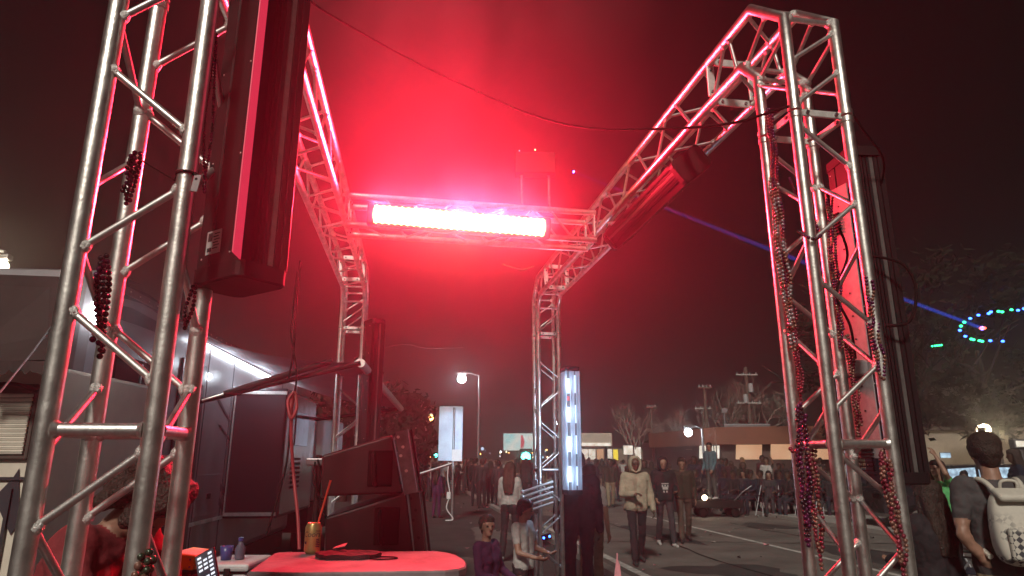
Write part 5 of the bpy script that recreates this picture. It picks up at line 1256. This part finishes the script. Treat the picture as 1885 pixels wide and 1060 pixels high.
bwin(1352, 1405, 816, 848, 'win_warm', nmull=0); bwin(1416, 1474, 814, 848, 'win_warm', nmull=0); bwin(1488, 1532, 814, 848, 'win_warm', nmull=0); bwin(1590, 1660, 814, 846, 'win_warm', nmull=0)
bwin(1287, 1301, 818, 846, 'win_white', 'door', B0, B1, 0); bwin(1308, 1326, 818, 846, 'win_white', 'window', B0, B1, 3)
bwin(1262, 1276, 824, 830, 'palewall', 'window', B0, B1, 0)
m = MB(); q = at(1340, 782, 47); m.box((q.x + 1.2, 47, HB + .12), (3.2, .9, .5), None, 0, .05); m.tube((q.x - .2, 47, HB - .3), (q.x - .2, 47, HB + 1.4), .05, n=6); m.box((q.x - .2, 47, HB + 1.3), (.35, .2, .3)); m.build('roof_unit', M['galv'], root)
# pale canopy (fuel station) in the middle distance
q = at(1095, 815, 70)
root = thing('fuel_station', (q.x, 70, 0), 'pale flat canopy with lit shop front behind the crowd', 'building')
zc0, zc1 = at(1095, 822, 70).z, at(1095, 797, 70).z
m = MB(); m.box((q.x, 72, (zc0 + zc1) / 2), (3.6, 4, zc1 - zc0), None, 0, .05); m.build('canopy', M['cream'], root)
m = MB(); m.box((q.x, 69.98, zc0 + .22), (3.2, .04, .3)); m.build('light_band', M['win_white'], root)
for s in (-1.4, 1.4):
    m = MB(); m.tube((q.x + s, 72, 0), (q.x + s, 72, zc0), .15, n=10); m.build('column', M['palewall'], root)
m = MB(); m.box((q.x + 1.5, 78, 1.5), (9, 4, 3.0)); m.build('shop', M['palewall'], root)
for i, (u, mn) in enumerate(((1076, 'win_white'), (1090, 'win_white'), (1105, 'win_warm'), (1122, 'win_white'))):
    p = at(u, 836, 75.9); m = MB(); m.box((p.x, 75.97, p.z), (.75, .05, 1.1)); m.build('window', M[mn], root)
# lit signs near it
def lit_sign(u0, v0, u1, v1, Y, mname, label, name='lit_sign'):
    a, b = at(u0, v0, Y), at(u1, v1, Y); root = thing(name, ((a.x + b.x) / 2, Y, 0), label, 'sign')
    m = MB(); m.box(((a.x + b.x) / 2, Y, (a.z + b.z) / 2), (b.x - a.x, .25, a.z - b.z), None, 0, .03); m.build('cabinet', M['steel'], root)
    m = MB(); m.box(((a.x + b.x) / 2, Y - .13, (a.z + b.z) / 2), (b.x - a.x - .12, .02, a.z - b.z - .12)); m.build('face', M[mname], root)
    m = MB(); m.tube(((a.x + b.x) / 2, Y + .05, 0), ((a.x + b.x) / 2, Y + .05, b.z), .10, n=8); m.build('post', M['steel'], root)
    return root, a, b
lit_sign(1127, 826, 1139, 848, 64, 'sign_yellow_lit', 'small yellow lit sign right of the pale canopy')
lit_sign(1146, 819, 1166, 838, 62, 'win_white', 'square white lit sign right of the yellow sign')
lit_sign(1166, 822, 1181, 846, 66, 'win_white', 'narrow white lit sign left of the brown building')
r_, a, b = lit_sign(926, 797, 984, 830, 78, 'billboard', 'wide lit billboard with pale blue picture and a red figure', 'billboard')
m = MB(); mx_ = (a.x + b.x) / 2 + .35; m.path([V((mx_, 77.85, b.z + .3)), V((mx_ + .1, 77.85, b.z + 1.0)), V((mx_, 77.85, b.z + 1.75))], [.16, .22, .10], 8); m.build('picture', M['billboard_red'], r_)
# floodlit wall on the right
wy = 34; root = thing('pale_building', (27, wy + 4, 0), 'pale wall with the glaring floodlight at the right edge', 'building')
z = at(1760, 792, wy).z
m = MB(); m.box((gy(1690, wy) + 9, wy + 4, z / 2), (18, 8, z), None, 0, .04); m.build('wall', M['palewall'], root)
m = MB(); m.box((gy(1690, wy) + 9, wy + 3.95, z + .07), (18.3, 8.3, .14), None, 0, .02); m.build('coping', M['brickdark'], root)
fl = at(1811, 791, wy - 1.2)
root = thing('floodlight', (fl.x, wy - 1.0, 0), 'glaring warm floodlight on a pole by the pale wall', 'lamp')
m = MB(); m.tube((fl.x + .25, wy - .9, 0), (fl.x + .25, wy - .9, fl.z + .2), .06, n=8); m.build('pole', M['galv'], root)
m = MB(); m.box(fl + V((0, .18, 0)), (.5, .2, .4), None, 0, .03); m.build('housing', M['steel'], root)
m = MB(); m.ball(fl, .34, 14, 10, 0, (1, .5, .9)); m.build('bulb', M['lamp_warm'], root)
fs_ = bpy.data.lights.new('floodlight_light', 'SPOT'); fs_.energy = 450; fs_.color = (1, .80, .52); fs_.spot_size = R(135); fs_.spot_blend = .8; fs_.shadow_soft_size = .1
light('floodlight_light', fl + V((0, -.32, 0)), 110, (1, .80, .52))
o = bpy.data.objects.new('floodlight_light', fs_); o.location = fl + V((0, -.4, 0)); o.rotation_euler = V((-.5, -.7, -.9)).to_track_quat('-Z', 'Y').to_euler(); col.objects.link(o)
lit_sign(1860, 808, 1900, 826, 22, 'win_white', 'white lit sign cut by the right edge')
# vehicle between
vx, vy = gy(1738, 18), 18
root = thing('parked_car', (vx, vy, 0), 'dark parked car behind the woman in the green top', 'car')
m = MB()
prof = [(-2.2, .45), (-2.2, .95), (-2.05, 1.02), (-1.2, 1.08), (-.6, 1.58), (1.2, 1.62), (1.95, 1.1), (2.2, .98), (2.22, .45)]
fr = Matrix(((1, 0, 0, vx), (0, 0, 1, vy), (0, 1, 0, 0), (0, 0, 0, 1)))
m.prism(prof, -.85, .85, fr); m.build('body', M['car'], root)
m = MB(); m.prism([(-1.05, 1.10), (-.55, 1.5), (.2, 1.54), (.2, 1.10)], -.857, -.852, fr); m.prism([(.28, 1.10), (.28, 1.54), (1.15, 1.54), (1.7, 1.12)], -.857, -.852, fr); m.build('window', M['screen_blue'], root)
for x in (-1.4, 1.4):
    m = MB(); m.lathe([(0, -.1), (.26, -.1), (.33, -.06), (.33, .06), (.26, .1), (0, .1)], (vx + x, vy - .8, .33), 22, Matrix.Rotation(R(90), 3, 'X')); w_ = m.build('wheel', M['rubber'], root)
    m = MB(); m.lathe([(0, .105), (.2, .102)], (vx + x, vy - .8, .33), 18, Matrix.Rotation(R(90), 3, 'X')); m.build('rim', M['alu'], w_)
for z_, mn in ((.85, 'lamp_orange'),):
    m = MB(); m.box((vx - 2.2, vy - .6, z_), (.05, .3, .12)); m.build('tail_light', M['rubber'], root)
c_ = copy_tree(chair0); c_.location = (gy(1738, 8.6), 8.6, 0); c_.rotation_euler = (0, 0, R(40)); c_['label'] = 'single folding chair near the woman in the green top'; c_.pop('group', None) if 'group' in c_ else None
# traffic lights / distant small lamps
def post_lamp(u, v, Y, mname, label, r=.16, group=None):
    p = at(u, v, Y); root = thing('signal_lamp', (p.x, Y, 0), label, 'lamp', group)
    m = MB(); m.tube((p.x, Y + .2, 0), (p.x, Y + .2, p.z + .3), .05, n=6); m.build('pole', M['steel'], root)
    m = MB(); m.box((p.x, Y + .15, p.z), (r * 2.6, .16, r * 3.4), None, 0, .02); m.build('housing', M['black'], root)
    m = MB(); m.ball(p, r, 10, 6); m.build('bulb', M[mname], root)
post_lamp(968, 841, 60, 'traffic_green', 'bright green traffic light above the distant crowd', .42)
light('signal_light', at(968, 841, 59), 20, (.25, 1, .85))
post_lamp(768, 844, 70, 'traffic_green', 'small green signal left of the tall sign', .2); post_lamp(802, 838, 80, 'traffic_green', 'second small green signal close to the tall sign', .22); post_lamp(790, 842, 75, 'lamp_orange', 'small amber lamp between two green signals', .2)
rngl = random.Random(5)
for i in range(26):
    u = rngl.uniform(872, 1010); post_lamp(u, rngl.uniform(828, 850), rngl.uniform(80, 120), rngl.choice(('lamp_white', 'lamp_orange', 'lamp_warm', 'white_hot')), 'tiny distant lamp over the far end of the road', rngl.uniform(.07, .13), 'tiny lamps at the far end of the road')
post_lamp(888, 826, 95, 'white_hot', 'upright pale lamp highest above the far crowd', .22)
# stroller-like item with blue lights at foot of distant tower
q = at(1006, 988, 7.3); root = thing('blue_lights', (q.x, 7.3, q.z - .06), 'pair of tiny blue lights on the distant tower', 'light')
m = MB(); m.box(q, (.10, .05, .06), Matrix.Rotation(R(-15), 3, 'Y'), 0, .01); m.build('case', M['black'], root)
for s in (-.03, .03):
    m = MB(); m.ball(q + V((s, -.03, s * .25)), .012, 8, 6); m.build('bulb', M['dot_blue'], root)
# pink pennant at the bottom
q = at(1137, 1062, 5.0)
root = thing('pennant', (q.x, 5.0, 0), 'small pink pointed pennant at the bottom edge', 'pennant')
m = MB(); m.tube((q.x, 5.02, 0), at(1136, 1018, 5.02), .006, n=6); m.build('stick', M['pink'], root)
m = MB(); m.slab([at(1130, 1066, 5), at(1144, 1064, 4.98), at(1141, 1040, 5.0), at(1135, 1024, 5.0)], .004); m.build('flag', M['pink'], root)

# ------------------------------------------------------------------ haze
m = MB(); x0, x1, y0, y1, z0, z1 = -165, 165, -45, 180, -1, 14.5
m.add([(x0, y0, z0), (x1, y0, z0), (x1, y1, z0), (x0, y1, z0), (x0, y0, z1), (x1, y0, z1), (x1, y1, z1), (x0, y1, z1)], [[3, 2, 1, 0], [4, 5, 6, 7], [0, 1, 5, 4], [1, 2, 6, 5], [2, 3, 7, 6], [3, 0, 4, 7]])
hz = bpy.data.materials.new('haze_air'); hz.use_nodes = True; nt = hz.node_tree; nt.nodes.clear()
ov = nt.nodes.new('ShaderNodeOutputMaterial'); pv = nt.nodes.new('ShaderNodeVolumePrincipled'); pv.inputs['Density'].default_value = .0080; pv.inputs['Color'].default_value = (.92, .9, .92, 1); pv.inputs['Anisotropy'].default_value = .80
nt.links.new(pv.outputs[0], ov.inputs['Volume'])
tag(m.build('haze', hz, None), kind='stuff')

def smoke(c, rad, dens, g, name='smoke'):
    m = MB(); m.ball((0, 0, 0), 1, 24, 16); o = m.build(name, [], None); o.location = c; o.scale = rad; o['kind'] = 'stuff'
    k = bpy.data.materials.new('drifting_smoke'); k.use_nodes = True; t = k.node_tree; t.nodes.clear(); N = t.nodes; L = t.links
    out = N.new('ShaderNodeOutputMaterial'); p = N.new('ShaderNodeVolumePrincipled'); p.inputs['Color'].default_value = (.95, .93, .94, 1); p.inputs['Anisotropy'].default_value = g
    tc = N.new('ShaderNodeTexCoord'); gr = N.new('ShaderNodeTexGradient'); gr.gradient_type = 'SPHERICAL'; L.new(tc.outputs['Object'], gr.inputs[0])
    nz = N.new('ShaderNodeTexNoise'); nz.inputs['Scale'].default_value = 2.6; nz.inputs['Detail'].default_value = 5; nz.inputs['Distortion'].default_value = .8; mp = N.new('ShaderNodeMapping'); mp.inputs['Scale'].default_value = (1.5, .8, .9); mp.inputs['Rotation'].default_value = (0, R(25), 0); L.new(tc.outputs['Object'], mp.inputs['Vector']); L.new(mp.outputs['Vector'], nz.inputs['Vector'])
    a = N.new('ShaderNodeMath'); a.operation = 'MULTIPLY'; L.new(gr.outputs['Fac'], a.inputs[0]); L.new(gr.outputs['Fac'], a.inputs[1])
    r = N.new('ShaderNodeMapRange'); r.inputs['From Min'].default_value = .3; r.inputs['From Max'].default_value = .7; r.inputs['To Min'].default_value = .12; r.inputs['To Max'].default_value = 1.8; L.new(nz.outputs['Fac'], r.inputs['Value'])
    b = N.new('ShaderNodeMath'); b.operation = 'MULTIPLY'; L.new(a.outputs[0], b.inputs[0]); L.new(r.outputs['Result'], b.inputs[1])
    d = N.new('ShaderNodeMath'); d.operation = 'MULTIPLY'; d.inputs[1].default_value = dens; L.new(b.outputs[0], d.inputs[0]); L.new(d.outputs[0], p.inputs['Density'])
    L.new(p.outputs[0], out.inputs['Volume']); o.data.materials.clear(); o.data.materials.append(k); return o
smoke(RED_C + V((-.1, -.7, 1.7)), (2.4, 1.7, 2.7), .17, .42)
smoke(RED_C + V((0, -.1, -.05)), (1.25, .5, .75), .75, .45)  # small dense puff added to make the bloom round the lit red bar
# faint blue beam of stage light crossing behind the right tower
bm_ = [at(1056, 316, 9.0), at(1430, 464, 13.0), at(1808, 604, 23.8)]
m = MB(); m.path(bm_, [.02, .05, .07], 10); o = m.build('light_beam', [], None); recenter(o)
tag(o, 'faint blue beam of light slanting across the sky behind the right truss', 'light beam')
k = bpy.data.materials.new('blue_beam'); k.use_nodes = True; t = k.node_tree; t.nodes.clear(); out = t.nodes.new('ShaderNodeOutputMaterial'); p = t.nodes.new('ShaderNodeVolumePrincipled')
p.inputs['Density'].default_value = 0; p.inputs['Emission Color'].default_value = (.05, .12, 1, 1); p.inputs['Emission Strength'].default_value = .75; t.links.new(p.outputs[0], out.inputs['Volume']); o.data.materials.clear(); o.data.materials.append(k)
# ------------------------------------------------------------------ lights
RED = (1.0, .015, .050)
for k in range(5):
    p = RED_C + RED_D * (-.58 + .29 * k) + V((0, -.10, -.02))
    sp_ = bpy.data.lights.new('red_bar_light', 'SPOT'); sp_.energy = 600; sp_.color = RED; sp_.shadow_soft_size = .03; sp_.spot_size = R(160); sp_.spot_blend = 1
    o = bpy.data.objects.new('red_bar_light', sp_); o.location = p; o.rotation_euler = V((-.10, -1, .20)).to_track_quat('-Z', 'Y').to_euler(); col.objects.link(o)
light('porch_light', RVLAMP, 3, (.85, .93, 1), .06)
for p in AWS: light('awning_light', p, 5, (.80, .90, 1), .05)
fr_ = V((-Mxw[0][1], -Mxw[1][1], 0))
sign_spot = bpy.data.lights.new('bar_and_sign_light', 'SPOT'); sign_spot.energy = 5200; sign_spot.color = (.62, .80, 1); sign_spot.spot_size = R(8.5); sign_spot.spot_blend = .5; sign_spot.shadow_soft_size = .03  # spot added behind the white bar to brighten the road sign
o = bpy.data.objects.new('bar_and_sign_light', sign_spot); o.location = Mxw.translation - fr_ * .34 + V((.02, 0, .1)); o.rotation_euler = (V((sb.x, sb.y, 2.35)) - o.location).to_track_quat('-Z', 'Y').to_euler(); col.objects.link(o)
for k in range(4): light('bar_and_sign_light', Mxw.translation + fr_ * .10 + V((-.13, 0, -.5 + k * .333)), 6.0, (.55, .74, 1), .012)
EL, AZ = 38, -12
sun = bpy.data.lights.new('sun', 'SUN'); sun.energy = 2.5; sun.angle = R(6); sun.color = (1, .92, .80)
so_ = bpy.data.objects.new('sun', sun); so_.rotation_euler = (R(90 - EL), 0, R(AZ)); so_.location = (0, -10, 12); col.objects.link(so_)
w = bpy.data.worlds.new('World'); scene.world = w; w.use_nodes = True; nt = w.node_tree
sk = nt.nodes.new('ShaderNodeTexSky'); sk.sky_type = 'NISHITA'; sk.sun_disc = False; sk.sun_elevation = R(8.0); sk.sun_rotation = R(180 + AZ)
nt.links.new(sk.outputs[0], nt.nodes['Background'].inputs['Color']); nt.nodes['Background'].inputs['Strength'].default_value = .0006

# ------------------------------------------------------------------ camera and render
cam = bpy.data.cameras.new('camera'); cam.sensor_width = 36; cam.lens = FPX / 1885 * 36; cam.clip_start = .05; cam.clip_end = 1000
co = bpy.data.objects.new('camera', cam); co.location = (0, 0, CH); co.rotation_euler = (R(90) + PIT, 0, 0); col.objects.link(co); scene.camera = co
scene.view_settings.view_transform = 'Standard'; scene.view_settings.look = 'None'; scene.view_settings.exposure = 0; scene.view_settings.gamma = 1
scene.render.engine = 'CYCLES'; cy = scene.cycles
cy.max_bounces = 4; cy.diffuse_bounces = 2; cy.glossy_bounces = 3; cy.transmission_bounces = 2; cy.volume_bounces = 0; cy.transparent_max_bounces = 4
cy.sample_clamp_indirect = 2.0; cy.use_denoising = True; cy.caustics_reflective = False; cy.caustics_refractive = False
